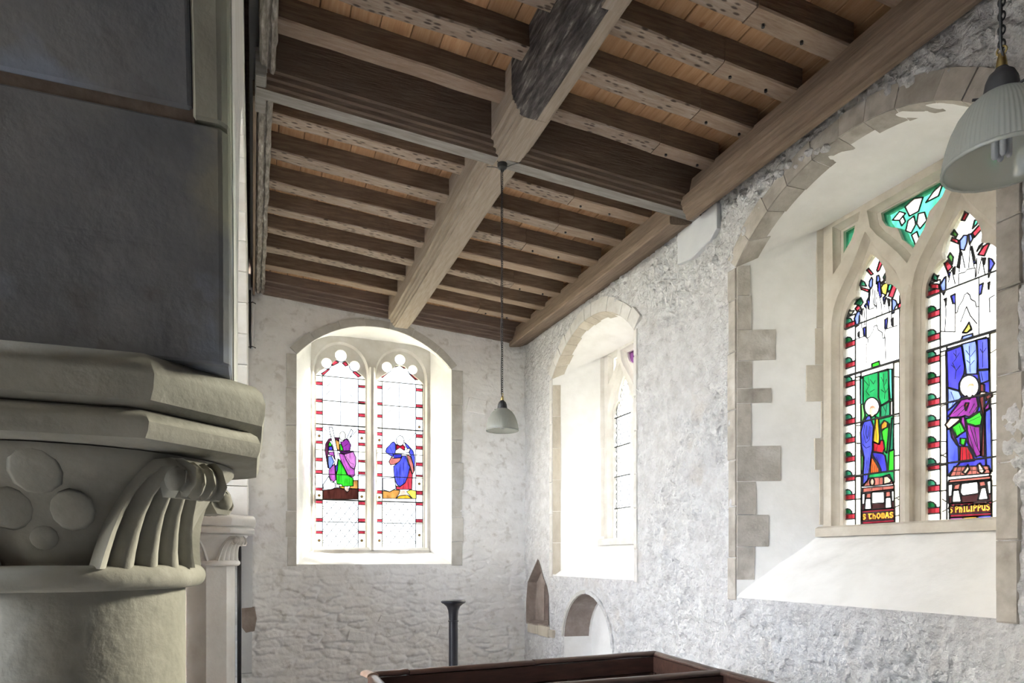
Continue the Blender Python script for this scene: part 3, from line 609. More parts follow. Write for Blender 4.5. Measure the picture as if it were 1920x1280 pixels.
# figures and canopies of the painted glass: colour, then outline points in metres on each window plane
GLASS = {
 '1': """
green -0.397 2.864 -0.183 2.864 -0.151 2.850 -0.144 2.558 -0.137 2.134 -0.385 2.138
aqua -0.395 2.852 -0.375 2.858 -0.375 2.681 -0.395 2.685
aqua -0.186 2.862 -0.153 2.856 -0.150 2.665 -0.169 2.666
teal -0.156 2.544 -0.141 2.536 -0.143 2.341 -0.174 2.340
lgreen -0.391 2.679 -0.371 2.674 -0.358 2.600 -0.388 2.539
green -0.255 2.861 -0.180 2.855 -0.174 2.659 -0.236 2.640 -0.255 2.698
teal2 -0.239 2.636 -0.168 2.653 -0.168 2.557 -0.242 2.555
bgreen -0.233 2.473 -0.174 2.510 -0.193 2.327 -0.211 2.346
bgreen -0.177 2.335 -0.138 2.340 -0.138 2.203 -0.183 2.208
lgreen -0.391 2.372 -0.371 2.325 -0.375 2.237 -0.390 2.238
cream -0.165 2.647 -0.147 2.659 -0.147 2.558 -0.165 2.559
white -0.247 2.635 -0.251 2.615 -0.261 2.599 -0.276 2.589 -0.295 2.585 -0.315 2.589 -0.334 2.600 -0.350 2.617 -0.360 2.637 -0.363 2.659 -0.360 2.679 -0.350 2.695 -0.334 2.705 -0.315 2.708 -0.295 2.704 -0.276 2.692 -0.261 2.676 -0.251 2.656
flesh -0.276 2.610 -0.278 2.595 -0.286 2.584 -0.297 2.579 -0.309 2.581 -0.320 2.590 -0.327 2.604 -0.330 2.621 -0.327 2.636 -0.320 2.647 -0.309 2.651 -0.297 2.649 -0.286 2.640 -0.278 2.626
hair -0.327 2.632 -0.319 2.652 -0.299 2.656 -0.280 2.642 -0.276 2.616 -0.287 2.634 -0.312 2.639
bgreen -0.306 2.901 -0.306 2.929 -0.249 2.932 -0.242 2.901
blue -0.319 2.595 -0.345 2.589 -0.378 2.548 -0.395 2.495 -0.391 2.406 -0.378 2.365 -0.368 2.324 -0.375 2.205 -0.378 2.136 -0.338 2.168 -0.319 2.254 -0.309 2.329 -0.299 2.364 -0.299 2.402 -0.292 2.510 -0.306 2.551
amber -0.277 2.578 -0.255 2.563 -0.249 2.486 -0.245 2.442 -0.249 2.392 -0.296 2.418 -0.290 2.483 -0.280 2.535
orange -0.236 2.516 -0.211 2.539 -0.186 2.521 -0.189 2.492 -0.236 2.481
crimson -0.296 2.413 -0.249 2.392 -0.239 2.417 -0.217 2.411 -0.208 2.356 -0.223 2.331 -0.296 2.353
dblue -0.303 2.348 -0.223 2.329 -0.205 2.312 -0.186 2.205 -0.236 2.211 -0.249 2.251 -0.299 2.326
rorange -0.309 2.329 -0.249 2.234 -0.249 2.207 -0.319 2.207 -0.316 2.270
brick -0.378 2.131 -0.325 2.181 -0.230 2.178 -0.174 2.188 -0.144 2.126 -0.287 2.127
flesh -0.285 2.152 -0.287 2.140 -0.294 2.131 -0.303 2.129 -0.312 2.133 -0.318 2.143 -0.321 2.155 -0.318 2.167 -0.312 2.176 -0.303 2.178 -0.294 2.174 -0.287 2.164
flesh -0.217 2.177 -0.186 2.179 -0.156 2.149 -0.168 2.134 -0.217 2.128
brick -0.378 2.120 -0.138 2.115 -0.138 2.091 -0.378 2.089
dmaroon -0.385 2.090 -0.138 2.089 -0.135 1.972 -0.385 1.973
brick -0.348 2.081 -0.309 2.080 -0.312 2.048 -0.355 2.051
brick -0.202 2.079 -0.165 2.081 -0.162 2.046 -0.202 2.044
white -0.355 2.048 -0.312 2.045 -0.309 1.976 -0.361 1.977
white -0.202 2.041 -0.162 2.041 -0.156 1.974 -0.205 1.974
white -0.306 2.085 -0.211 2.080 -0.208 2.010 -0.306 2.012
white -0.383 2.081 -0.357 2.082 -0.361 2.013 -0.383 2.012
white -0.159 2.080 -0.138 2.081 -0.138 2.015 -0.156 2.016
maroon -0.385 1.970 -0.135 1.970 -0.133 1.882 -0.381 1.878
dbrown -0.383 1.953 -0.134 1.953 -0.134 1.899 -0.382 1.898
mauve -0.381 1.877 -0.299 1.879 -0.299 1.868 -0.381 1.867
amber -0.296 1.879 -0.230 1.880 -0.230 1.870 -0.296 1.869
bgreen -0.227 1.880 -0.133 1.881 -0.133 1.872 -0.227 1.871
lblue -0.328 3.449 -0.325 3.478 -0.307 3.498 -0.298 3.480 -0.300 3.439 -0.314 3.420
lblue -0.268 3.492 -0.251 3.489 -0.242 3.459 -0.247 3.443 -0.272 3.440
dblue -0.261 3.448 -0.240 3.446 -0.232 3.342 -0.244 3.341 -0.261 3.418
blue -0.328 3.395 -0.323 3.423 -0.319 3.349 -0.332 3.305
lblue -0.446 3.270 -0.423 3.306 -0.401 3.308 -0.409 3.215 -0.431 3.210 -0.438 3.249
blue -0.390 3.313 -0.377 3.315 -0.383 3.274 -0.394 3.290
blue -0.364 3.329 -0.346 3.347 -0.348 3.305
blue -0.343 3.358 -0.328 3.377 -0.325 3.327 -0.332 3.299
blue -0.416 3.162 -0.405 3.171 -0.405 3.134 -0.414 3.143
blue -0.375 3.186 -0.352 3.185 -0.354 3.124 -0.368 3.129
blue -0.206 3.186 -0.186 3.191 -0.187 3.174 -0.193 3.125 -0.206 3.127
lblue -0.156 3.303 -0.126 3.281 -0.116 3.254 -0.133 3.237 -0.139 3.207 -0.152 3.206
blue -0.220 3.332 -0.203 3.343 -0.203 3.308 -0.213 3.288
blue -0.182 3.313 -0.169 3.302 -0.172 3.262
blue -0.159 3.176 -0.146 3.177 -0.146 3.125 -0.156 3.134
red -0.438 3.336 -0.416 3.353 -0.389 3.325 -0.423 3.312
dgreen -0.442 3.368 -0.423 3.392 -0.390 3.393 -0.372 3.356 -0.390 3.338
red -0.394 3.465 -0.328 3.425 -0.332 3.408 -0.386 3.446
aqua -0.397 3.475 -0.390 3.509 -0.361 3.486 -0.346 3.453
red -0.346 3.559 -0.328 3.564 -0.293 3.514 -0.311 3.512
red -0.268 3.528 -0.247 3.580 -0.223 3.558 -0.247 3.520 -0.261 3.514
aqua -0.220 3.462 -0.203 3.485 -0.201 3.460 -0.213 3.447
red -0.237 3.433 -0.193 3.451 -0.189 3.441 -0.227 3.423
yellow -0.237 3.403 -0.220 3.418 -0.186 3.420 -0.182 3.395 -0.196 3.338 -0.227 3.364
aqua -0.187 3.373 -0.179 3.402 -0.152 3.395 -0.159 3.363 -0.182 3.354
red -0.182 3.327 -0.146 3.393 -0.113 3.377 -0.146 3.305
aqua -0.093 3.269 -0.087 3.299 -0.064 3.294 -0.064 3.259
red -0.110 3.252 -0.064 3.256 -0.064 3.228 -0.113 3.224""",
 '2': """
dblue 0.207 2.860 0.217 2.877 0.441 2.877 0.458 2.854 0.474 2.129 0.217 2.135
dblue 0.210 2.864 0.303 2.871 0.322 2.742 0.317 2.705 0.288 2.655 0.288 2.617 0.217 2.653
lblue 0.303 2.879 0.385 2.876 0.396 2.816 0.392 2.686 0.327 2.700 0.322 2.747
blue 0.389 2.879 0.454 2.869 0.459 2.697 0.396 2.709
mblue 0.396 2.702 0.459 2.692 0.459 2.633 0.408 2.626
lblue 0.217 2.648 0.288 2.612 0.303 2.575 0.243 2.530 0.217 2.516
mblue 0.436 2.467 0.469 2.479 0.474 2.129 0.441 2.170 0.434 2.435
mblue 0.212 2.404 0.233 2.406 0.283 2.295 0.288 2.199 0.217 2.135
brown 0.408 2.631 0.431 2.616 0.434 2.347 0.436 2.213 0.413 2.225 0.422 2.437 0.404 2.534
lblue 0.298 2.902 0.308 2.923 0.366 2.921 0.368 2.899 0.303 2.895
yellow 0.308 2.942 0.327 2.955 0.356 2.964 0.361 2.944 0.332 2.934
white 0.403 2.614 0.399 2.593 0.390 2.576 0.375 2.565 0.356 2.562 0.337 2.566 0.318 2.578 0.302 2.596 0.292 2.618 0.289 2.641 0.292 2.662 0.302 2.679 0.318 2.689 0.337 2.692 0.356 2.687 0.375 2.675 0.390 2.657 0.399 2.636
flesh 0.378 2.603 0.375 2.589 0.369 2.578 0.360 2.573 0.350 2.575 0.340 2.584 0.334 2.598 0.332 2.614 0.334 2.629 0.340 2.640 0.350 2.644 0.360 2.642 0.369 2.633 0.375 2.619
hair 0.330 2.617 0.344 2.642 0.368 2.641 0.380 2.614 0.371 2.625 0.347 2.631
purple 0.332 2.578 0.303 2.566 0.222 2.481 0.233 2.472 0.303 2.463 0.322 2.466 0.346 2.454 0.389 2.472 0.399 2.507 0.389 2.561 0.366 2.571 0.346 2.554
crimson 0.327 2.537 0.342 2.534 0.327 2.494 0.320 2.524
purple 0.300 2.461 0.320 2.462 0.327 2.399 0.312 2.387 0.295 2.438
purple 0.332 2.449 0.385 2.392 0.408 2.388 0.413 2.276 0.413 2.229 0.385 2.221 0.375 2.244 0.339 2.306 0.332 2.383
bgreen 0.325 2.447 0.346 2.447 0.408 2.473 0.422 2.437 0.413 2.397 0.375 2.397 0.332 2.417
flesh 0.399 2.568 0.413 2.581 0.445 2.571 0.436 2.555 0.408 2.554
brown 0.436 2.550 0.473 2.565 0.477 2.541 0.445 2.525
purple 0.431 2.487 0.459 2.522 0.461 2.480 0.436 2.472
flesh 0.202 2.436 0.233 2.469 0.293 2.458 0.293 2.448 0.243 2.416 0.222 2.406
bgreen 0.243 2.414 0.293 2.439 0.317 2.391 0.325 2.379 0.288 2.362 0.273 2.351 0.258 2.378
purple 0.235 2.395 0.245 2.393 0.283 2.300 0.273 2.307 0.243 2.355
bgreen 0.295 2.341 0.330 2.333 0.317 2.293 0.293 2.311
crimson 0.293 2.296 0.337 2.287 0.366 2.236 0.375 2.202 0.288 2.204
brick 0.258 2.183 0.454 2.163 0.468 2.120 0.228 2.129
flesh 0.308 2.144 0.339 2.183 0.349 2.158 0.327 2.132
flesh 0.394 2.176 0.408 2.183 0.434 2.138 0.422 2.123 0.399 2.138
brick 0.228 2.109 0.470 2.106 0.468 2.088 0.222 2.093
dmaroon 0.221 2.091 0.471 2.083 0.473 1.964 0.223 1.971
brick 0.258 2.077 0.298 2.083 0.288 2.048 0.250 2.051
brick 0.399 2.079 0.436 2.082 0.443 2.054 0.406 2.053
white 0.250 2.044 0.288 2.045 0.300 1.977 0.245 1.977
white 0.413 2.043 0.441 2.045 0.454 1.979 0.396 1.979
white 0.300 2.080 0.396 2.082 0.401 2.016 0.308 2.010 0.293 2.031
white 0.220 2.081 0.250 2.083 0.245 2.016 0.222 2.010
white 0.445 2.077 0.470 2.081 0.470 2.010 0.454 2.007
maroon 0.228 1.968 0.473 1.966 0.473 1.888 0.230 1.890
dbrown 0.228 1.954 0.472 1.951 0.472 1.904 0.229 1.909
mauve 0.230 1.888 0.310 1.887 0.310 1.872 0.230 1.872
amber 0.312 1.887 0.392 1.888 0.392 1.872 0.312 1.872
blue 0.394 1.888 0.473 1.890 0.473 1.874 0.394 1.873
lblue 0.289 3.478 0.315 3.498 0.337 3.488 0.334 3.446 0.318 3.410 0.292 3.427
lblue 0.343 3.491 0.359 3.487 0.368 3.456 0.349 3.430
blue 0.276 3.333 0.295 3.425 0.292 3.383 0.283 3.324
blue 0.362 3.415 0.377 3.348 0.383 3.309 0.374 3.312
lblue 0.170 3.267 0.197 3.301 0.207 3.304 0.207 3.227 0.193 3.201 0.177 3.239
blue 0.220 3.318 0.234 3.319 0.227 3.283
blue 0.250 3.331 0.263 3.339 0.260 3.296
blue 0.237 3.179 0.263 3.182 0.263 3.125 0.250 3.130
blue 0.197 3.174 0.210 3.175 0.207 3.132
blue 0.402 3.180 0.426 3.183 0.414 3.127 0.402 3.125
blue 0.426 3.322 0.438 3.317 0.432 3.283
blue 0.456 3.309 0.474 3.296 0.488 3.266 0.468 3.239 0.456 3.202
blue 0.453 3.173 0.462 3.175 0.456 3.136
red 0.104 3.301 0.163 3.276 0.166 3.246 0.111 3.269
aqua 0.122 3.324 0.132 3.349 0.156 3.323 0.153 3.296
red 0.197 3.384 0.220 3.394 0.247 3.345 0.217 3.325
lgreen 0.220 3.413 0.234 3.432 0.253 3.399 0.247 3.358
red 0.240 3.499 0.247 3.515 0.283 3.484 0.283 3.462
lgreen 0.240 3.537 0.257 3.555 0.279 3.519 0.270 3.505
red 0.302 3.590 0.321 3.631 0.343 3.608 0.321 3.578
aqua 0.365 3.512 0.377 3.555 0.408 3.547 0.390 3.525
red 0.362 3.489 0.417 3.525 0.420 3.487 0.377 3.458
aqua 0.390 3.373 0.402 3.398 0.429 3.411 0.414 3.393
red 0.396 3.352 0.426 3.388 0.465 3.395 0.432 3.331
yellow 0.308 2.945 0.327 2.967 0.346 2.992 0.359 2.951 0.334 2.934""",
 'E1': """
grey -0.571 2.525 -0.506 2.631 -0.475 2.568 -0.429 2.554 -0.429 2.499 -0.475 2.473 -0.560 2.458
ochre -0.265 2.497 -0.209 2.595 -0.162 2.597 -0.162 2.492
amber -0.374 2.517 -0.320 2.519 -0.327 2.485 -0.374 2.501
dbrown -0.571 2.462 -0.452 2.482 -0.413 2.499 -0.320 2.487 -0.158 2.494 -0.158 2.368 -0.571 2.355
white2 -0.296 3.092 -0.241 3.212 -0.217 3.181 -0.272 3.081
maroon2 -0.548 2.938 -0.540 3.017 -0.506 3.075 -0.436 3.099 -0.382 3.099 -0.382 3.059 -0.436 3.071 -0.490 3.052 -0.510 3.003 -0.506 2.932 -0.521 2.836 -0.502 2.726 -0.514 2.733 -0.537 2.867
bgreen -0.506 3.027 -0.483 3.037 -0.466 2.998 -0.502 2.986
dblue -0.507 2.983 -0.466 2.992 -0.456 2.947 -0.506 2.939
mauve -0.502 2.917 -0.444 2.928 -0.435 2.837 -0.460 2.879 -0.502 2.885
lblue -0.511 2.868 -0.471 2.871 -0.443 2.808 -0.479 2.727 -0.502 2.728 -0.510 2.781
ochre -0.429 3.080 -0.382 3.051 -0.378 2.947 -0.405 2.954 -0.429 3.040
bgreen -0.378 3.011 -0.366 3.028 -0.334 2.966 -0.343 2.941 -0.370 2.952
purple -0.370 3.051 -0.343 3.053 -0.304 3.088 -0.272 3.073 -0.245 3.019 -0.257 2.950 -0.335 2.942 -0.343 2.989
dpurple -0.378 2.939 -0.213 2.949 -0.233 2.923 -0.304 2.903 -0.366 2.916
mauve -0.386 2.915 -0.327 2.902 -0.217 2.940 -0.186 2.878 -0.186 2.789 -0.202 2.716 -0.198 2.660 -0.217 2.633 -0.280 2.656 -0.312 2.719 -0.359 2.813
mauve2 -0.327 2.902 -0.217 2.940 -0.186 2.878 -0.186 2.789 -0.205 2.728 -0.249 2.754 -0.296 2.832
mauve -0.502 2.710 -0.436 2.785 -0.427 2.666 -0.421 2.594 -0.444 2.566 -0.483 2.592 -0.502 2.647
dblue -0.425 2.762 -0.398 2.819 -0.398 2.731 -0.421 2.658
bgreen -0.394 2.835 -0.382 2.843 -0.359 2.797 -0.327 2.742 -0.288 2.656 -0.217 2.619 -0.217 2.527 -0.343 2.516 -0.351 2.537 -0.413 2.547 -0.417 2.650 -0.401 2.715
cream -0.308 3.123 -0.311 3.099 -0.321 3.080 -0.335 3.069 -0.351 3.068 -0.365 3.077 -0.375 3.096 -0.378 3.119 -0.375 3.143 -0.365 3.162 -0.351 3.174 -0.335 3.175 -0.321 3.165 -0.311 3.147
cream -0.380 2.520 -0.384 2.506 -0.392 2.497 -0.403 2.497 -0.411 2.505 -0.415 2.519 -0.411 2.533 -0.403 2.542 -0.392 2.543 -0.384 2.534
flesh -0.320 2.503 -0.280 2.520 -0.265 2.473 -0.288 2.448 -0.320 2.479
white -0.502 3.218 -0.463 3.221 -0.436 3.095 -0.398 2.914 -0.394 2.859 -0.413 2.762 -0.436 2.769 -0.429 2.841 -0.444 2.936
red -0.593 3.845 -0.503 3.913 -0.493 3.904 -0.566 3.826
red -0.466 3.988 -0.445 4.029 -0.386 3.996 -0.461 3.950
red -0.349 3.995 -0.300 4.022 -0.279 3.974 -0.311 3.960
red -0.224 3.897 -0.192 3.911 -0.126 3.862 -0.159 3.842""",
 'E2': """
pblue 0.139 2.634 0.283 2.648 0.299 2.517 0.225 2.474 0.139 2.495
ochre 0.137 2.483 0.225 2.474 0.283 2.500 0.349 2.494 0.337 2.445 0.299 2.392 0.137 2.387
yellow 0.432 2.481 0.482 2.507 0.554 2.493 0.554 2.398 0.507 2.397
amber 0.341 2.428 0.449 2.440 0.503 2.396 0.303 2.390
crimson 0.303 3.060 0.341 3.045 0.357 3.038 0.390 3.057 0.415 3.033 0.407 2.992 0.303 2.994
blue 0.275 3.091 0.295 3.067 0.299 2.961 0.258 2.905 0.201 2.935 0.172 2.962 0.184 3.004 0.225 3.047 0.242 3.072
dblue 0.266 2.936 0.374 2.942 0.366 2.899 0.275 2.886
salmon 0.242 2.900 0.275 2.886 0.374 2.899 0.382 2.924 0.349 2.848 0.275 2.808 0.233 2.802 0.213 2.841
red 0.303 2.550 0.349 2.536 0.415 2.588 0.474 2.772 0.507 2.691 0.499 2.510 0.303 2.503
blue 0.382 2.924 0.424 2.926 0.457 2.821 0.478 2.789 0.449 2.672 0.415 2.588 0.349 2.540 0.308 2.567 0.279 2.664 0.270 2.787 0.349 2.857
blue 0.407 3.091 0.449 3.060 0.516 2.989 0.537 2.908 0.533 2.742 0.516 2.824 0.482 2.938 0.466 2.962 0.474 2.995 0.432 3.026
salmon 0.432 2.943 0.482 2.921 0.516 2.824 0.526 2.733 0.507 2.699 0.482 2.781 0.457 2.854
white 0.291 2.960 0.299 2.985 0.349 3.021 0.399 2.991 0.474 3.020 0.474 2.995 0.457 2.965 0.366 2.952 0.291 2.952
flesh 0.349 2.494 0.407 2.497 0.449 2.448 0.341 2.424
white 0.401 3.111 0.398 3.087 0.387 3.066 0.372 3.052 0.353 3.046 0.335 3.050 0.319 3.062 0.309 3.082 0.305 3.105 0.309 3.129 0.319 3.149 0.335 3.164 0.353 3.170 0.372 3.166 0.387 3.154 0.398 3.134
red 0.100 3.884 0.190 3.943 0.212 3.939 0.134 3.864
red 0.257 4.022 0.280 4.064 0.325 4.024 0.263 4.000
red 0.359 4.033 0.411 4.066 0.440 4.018 0.399 4.003
red 0.468 3.941 0.526 3.958 0.601 3.891 0.543 3.874""",
}
LEADS = {
 '1': """
-0.348 3.299 -0.348 3.111 -0.325 3.110 -0.296 3.143 -0.289 3.171 -0.268 3.170 -0.258 3.137 -0.227 3.110 -0.223 3.073 -0.210 3.069 -0.206 3.127
-0.328 3.292 -0.289 3.291 -0.275 3.301 -0.268 3.278 -0.268 3.170
-0.316 3.421 -0.328 3.292
-0.300 3.421 -0.293 3.316 -0.279 3.299
-0.282 3.402 -0.282 3.300
-0.261 3.406 -0.272 3.333 -0.268 3.278
-0.261 3.406 -0.234 3.295 -0.230 3.229
-0.212 3.264 -0.193 3.328 -0.171 3.215
-0.446 3.128 -0.361 3.127 -0.336 3.101 -0.336 3.077 -0.350 3.069 -0.350 2.947
-0.206 3.074 -0.203 2.984 -0.199 2.913
-0.206 3.124 -0.113 3.120
-0.368 3.318 -0.361 3.200
-0.348 3.359 -0.348 3.299
-0.401 3.305 -0.397 3.218
-0.383 3.274 -0.390 3.154
-0.159 3.258 -0.159 3.176
-0.428 2.546 -0.395 2.541
-0.428 2.428 -0.395 2.422
-0.135 2.551 -0.096 2.548
-0.432 2.847 -0.397 2.847
-0.144 2.806 -0.108 2.792
-0.371 2.677 -0.395 2.682
-0.425 2.424 -0.397 2.420
-0.135 2.030 -0.096 2.043
-0.126 2.035 -0.096 2.014
-0.129 1.977 -0.096 1.988
-0.129 1.919 -0.096 1.925""",
 '2': """
0.263 3.175 0.266 3.068 0.276 3.071 0.283 3.100 0.308 3.128 0.318 3.156 0.334 3.162 0.349 3.144 0.356 3.117 0.380 3.096 0.387 3.064 0.402 3.062
0.330 3.086 0.352 3.026 0.390 2.968
0.330 3.086 0.295 3.008
0.283 3.290 0.321 3.284 0.334 3.295 0.377 3.287
0.380 3.286 0.380 3.231
0.402 3.216 0.402 2.907
0.263 3.175 0.263 2.962 0.170 2.994
0.200 3.166 0.207 3.100 0.200 2.988
0.462 3.008 0.459 3.087 0.488 3.094
0.243 3.327 0.263 3.238
0.220 3.261 0.240 3.329
0.417 3.331 0.396 3.243
0.417 3.331 0.435 3.228
0.352 3.426 0.374 3.294
0.352 3.426 0.343 3.300
0.302 3.410 0.321 3.309
0.302 3.410 0.286 3.298
0.390 3.337 0.387 3.234
0.283 3.287 0.283 3.225
0.168 2.844 0.207 2.846
0.173 2.550 0.210 2.554
0.459 2.780 0.495 2.793
0.461 2.549 0.500 2.550
0.179 2.341 0.207 2.336
0.179 2.257 0.210 2.270
0.179 2.262 0.210 2.243
0.184 2.001 0.225 1.971
0.186 1.927 0.225 1.944
0.473 2.051 0.506 2.048
0.473 1.959 0.506 1.970""",
 'E1': """
""",
 'E2': """
""",
}
FOLDS = {
 '1': """
-0.365 2.540 -0.371 2.480 -0.352 2.416 -0.325 2.434 -0.312 2.514
-0.348 2.531 -0.352 2.477 -0.342 2.442 -0.329 2.473 -0.322 2.521
-0.381 2.415 -0.352 2.383 -0.319 2.389
-0.277 2.508 -0.271 2.420
-0.332 2.848 -0.325 2.791 -0.352 2.759 -0.325 2.725
-0.319 2.828 -0.293 2.794 -0.280 2.813
-0.217 2.841 -0.217 2.765 -0.205 2.725 -0.211 2.678
-0.236 2.824 -0.217 2.787
-0.193 2.802 -0.211 2.764
-0.236 2.743 -0.211 2.721
-0.186 2.737 -0.205 2.714
-0.365 2.834 -0.332 2.793
-0.287 2.755 -0.319 2.746
-0.261 2.391 -0.274 2.349
-0.223 2.638 -0.199 2.590 -0.211 2.560
-0.193 2.642 -0.199 2.590
-0.345 2.301 -0.355 2.214 -0.363 2.160
-0.332 2.316 -0.338 2.234
-0.299 2.273 -0.299 2.211
-0.283 2.260 -0.283 2.209
-0.268 2.248 -0.268 2.210
-0.274 2.314 -0.230 2.221
-0.338 2.168 -0.345 2.133
-0.249 2.175 -0.249 2.126
-0.306 2.121 -0.306 2.099
-0.223 2.116 -0.223 2.094""",
 '2': """
0.248 2.491 0.308 2.526
0.278 2.475 0.317 2.505
0.346 2.476 0.375 2.522
0.361 2.463 0.389 2.500
0.346 2.428 0.408 2.445
0.337 2.421 0.375 2.404
0.268 2.857 0.268 2.805 0.248 2.786 0.268 2.737 0.263 2.690
0.253 2.842 0.268 2.819
0.288 2.833 0.270 2.809
0.243 2.773 0.265 2.747
0.293 2.759 0.270 2.736
0.346 2.854 0.351 2.706
0.327 2.836 0.349 2.801
0.380 2.821 0.354 2.795
0.332 2.778 0.350 2.758
0.375 2.766 0.354 2.748
0.422 2.855 0.422 2.716
0.408 2.822 0.422 2.795
0.441 2.817 0.423 2.795
0.238 2.619 0.258 2.566 0.243 2.540
0.413 2.690 0.422 2.642
0.351 2.398 0.385 2.289 0.408 2.239
0.375 2.385 0.394 2.278
0.339 2.372 0.375 2.253
0.308 2.287 0.305 2.206
0.327 2.284 0.332 2.207
0.346 2.248 0.351 2.205
0.278 2.179 0.263 2.130
0.303 2.178 0.293 2.129
0.361 2.173 0.361 2.123
0.385 2.171 0.389 2.120
0.243 2.156 0.308 2.151
0.346 2.149 0.459 2.142
0.258 2.406 0.273 2.360
0.288 2.415 0.298 2.375""",
 'E1': """
-0.382 2.796 -0.386 2.572
-0.359 2.765 -0.359 2.573
-0.312 2.615 -0.320 2.527
-0.265 2.617 -0.257 2.537
-0.304 2.879 -0.249 2.802 -0.209 2.788
-0.335 2.846 -0.280 2.704
-0.335 2.990 -0.280 3.033""",
 'E2': """
0.349 2.783 0.345 2.552
0.390 2.834 0.407 2.620
0.308 2.764 0.324 2.600
0.225 3.022 0.266 2.943
0.415 2.885 0.424 2.935
0.395 2.636 0.390 2.512
0.449 2.663 0.457 2.515""",
}

# ---------------------------------------------------------------- windows
def offs(poly, d):
    """push a polygon's outline out by d (poly may be either way round)"""
    n = len(poly); A = sum(poly[i][0]*poly[(i+1) % n][1]-poly[(i+1) % n][0]*poly[i][1] for i in range(n)); sg = 1 if A > 0 else -1
    out = []
    for i in range(n):
        p0 = Vector(poly[i-1]); p = Vector(poly[i]); p1 = Vector(poly[(i+1) % n])
        e0 = (p-p0).normalized(); e1 = (p1-p).normalized()
        nn = Vector((e0.y, -e0.x))*sg+Vector((e1.y, -e1.x))*sg
        if nn.length < 1e-6: nn = Vector((e0.y, -e0.x))*sg
        nn.normalize(); k = nn.dot(Vector((e0.y, -e0.x))*sg); out.append(tuple(p+nn*min(d/max(k, .5), d*1.8)))
    return out
def plate(mb, outer, holes, to, n0, n1):
    V, F, OF = cdt([outer]+list(holes))
    keep = [f for f, o in zip(F, OF) if 0 in o and len(o) == 1]; ed = {}
    for f in keep:
        for i in range(3):
            a, b = f[i], f[(i+1) % 3]; k = (min(a, b), max(a, b)); ed[k] = ed.get(k, 0)+1
    n = len(V); vs_ = [to(v.x, v.y, n0) for v in V]+[to(v.x, v.y, n1) for v in V]
    mb.add(vs_, [tuple(f) for f in keep]+[tuple(i+n for i in f[::-1]) for f in keep]+[(a, b, b+n, a+n) for (a, b), c in ed.items() if c == 1])

def strip_poly(p, q, w):
    p = Vector(p); q = Vector(q); d = q-p
    if d.length < 1e-6: return None
    d.normalize(); nn = Vector((-d.y, d.x))*w/2
    return [tuple(p+nn-d*w*.3), tuple(q+nn+d*w*.3), tuple(q-nn+d*w*.3), tuple(p-nn-d*w*.3)]
NOLEAD = {('hair', 'flesh'), ('flesh', 'hair'), ('hair', 'white'), ('white', 'hair'), ('flesh', 'white'), ('white', 'flesh'), ('dbrown', 'letter'), ('letter', 'dbrown'), ('leafgrey', 'pale'), ('pale', 'leafgrey')}
def glaze(root, outlines, polys, lines, to, n, came=.008, small=.0005, line_w=.0075):
    """one plane arrangement of all pieces: every pane its own mesh, lead cames along the joints"""
    lead = MB(); smalls = {}; npan = 0
    for outline_, pl, ll in zip(outlines, polys, lines):
        P = [('white', outline_)]+list(pl)
        for l in ll:
            lw = line_w
            if l and l[0] == 'fold': lw = .0042; l = l[1:]
            for a, b in zip(l, l[1:]):
                s = strip_poly(a, b, lw)
                if s: P.append(('lead', s))
        V, F, OF = cdt([p for c, p in P])
        top = {}; ed = {}
        for fi, (f, o) in enumerate(zip(F, OF)):
            if 0 not in o: continue
            k = max(o); top[fi] = k
            for i in range(3):
                a, b = f[i], f[(i+1) % 3]; ed.setdefault((min(a, b), max(a, b)), []).append(k)
        comp = {}; par = {fi: fi for fi in top}
        def find(i):
            while par[i] != i: par[i] = par[par[i]]; i = par[i]
            return i
        el = {}
        for fi in top:
            f = F[fi]
            for i in range(3):
                a, b = f[i], f[(i+1) % 3]; e = (min(a, b), max(a, b))
                if e in el and top[el[e]] == top[fi]:
                    par[find(fi)] = find(el[e])
                el[e] = fi
        for fi in top:
            comp.setdefault(find(fi), []).append(fi)
        letters = MB()
        for fis in comp.values():
            c = P[top[fis[0]]][0]
            ids = sorted({v for fi in fis for v in F[fi]}); mp = {v: i for i, v in enumerate(ids)}
            area = sum(abs((V[F[fi][1]]-V[F[fi][0]]).cross(V[F[fi][2]]-V[F[fi][0]])) for fi in fis)/2
            dn = 0
            vv = [to(V[i].x, V[i].y, n+dn) for i in ids]; ff = [tuple(mp[v] for v in F[fi]) for fi in fis]
            if c == 'lead': lead.add(vv, ff); continue
            if c == 'letter': letters.add(vv, ff); continue
            if area < small: smalls.setdefault(c, MB()).add(vv, ff); continue
            m = MB(); m.add(vv, ff); m.build('pane', glass(c), root, recalc=False); npan += 1
        if letters.v: letters.build('lettering', glass('letter'), root, recalc=False)
        for (a, b), ks in ed.items():
            if len(ks) == 2 and ks[0] != ks[1]:
                ca, cb = P[ks[0]][0], P[ks[1]][0]
                if 'lead' in (ca, cb) or (ca, cb) in NOLEAD or ca == cb == 'letter': continue
                s = strip_poly((V[a].x, V[a].y), (V[b].x, V[b].y), came)
                if s:
                    q = [to(x, z, n-.004) for x, z in s]+[to(x, z, n+.004) for x, z in s]
                    lead.add(q, [(0, 1, 2, 3), (7, 6, 5, 4), (0, 4, 5, 1), (2, 6, 7, 3)])
    o = lead.build('lead_cames', M['lead'], root, recalc=False); o['kind'] = 'stuff'
    mats = []; mb = MB()
    for i, (c, m) in enumerate(smalls.items()):
        mats.append(glass(c)); mb.cur = i; mb.add(m.v, m.f)
    if mb.v:
        o = mb.build('small_panes', mats, root, recalc=False); o['kind'] = 'stuff'
    return npan

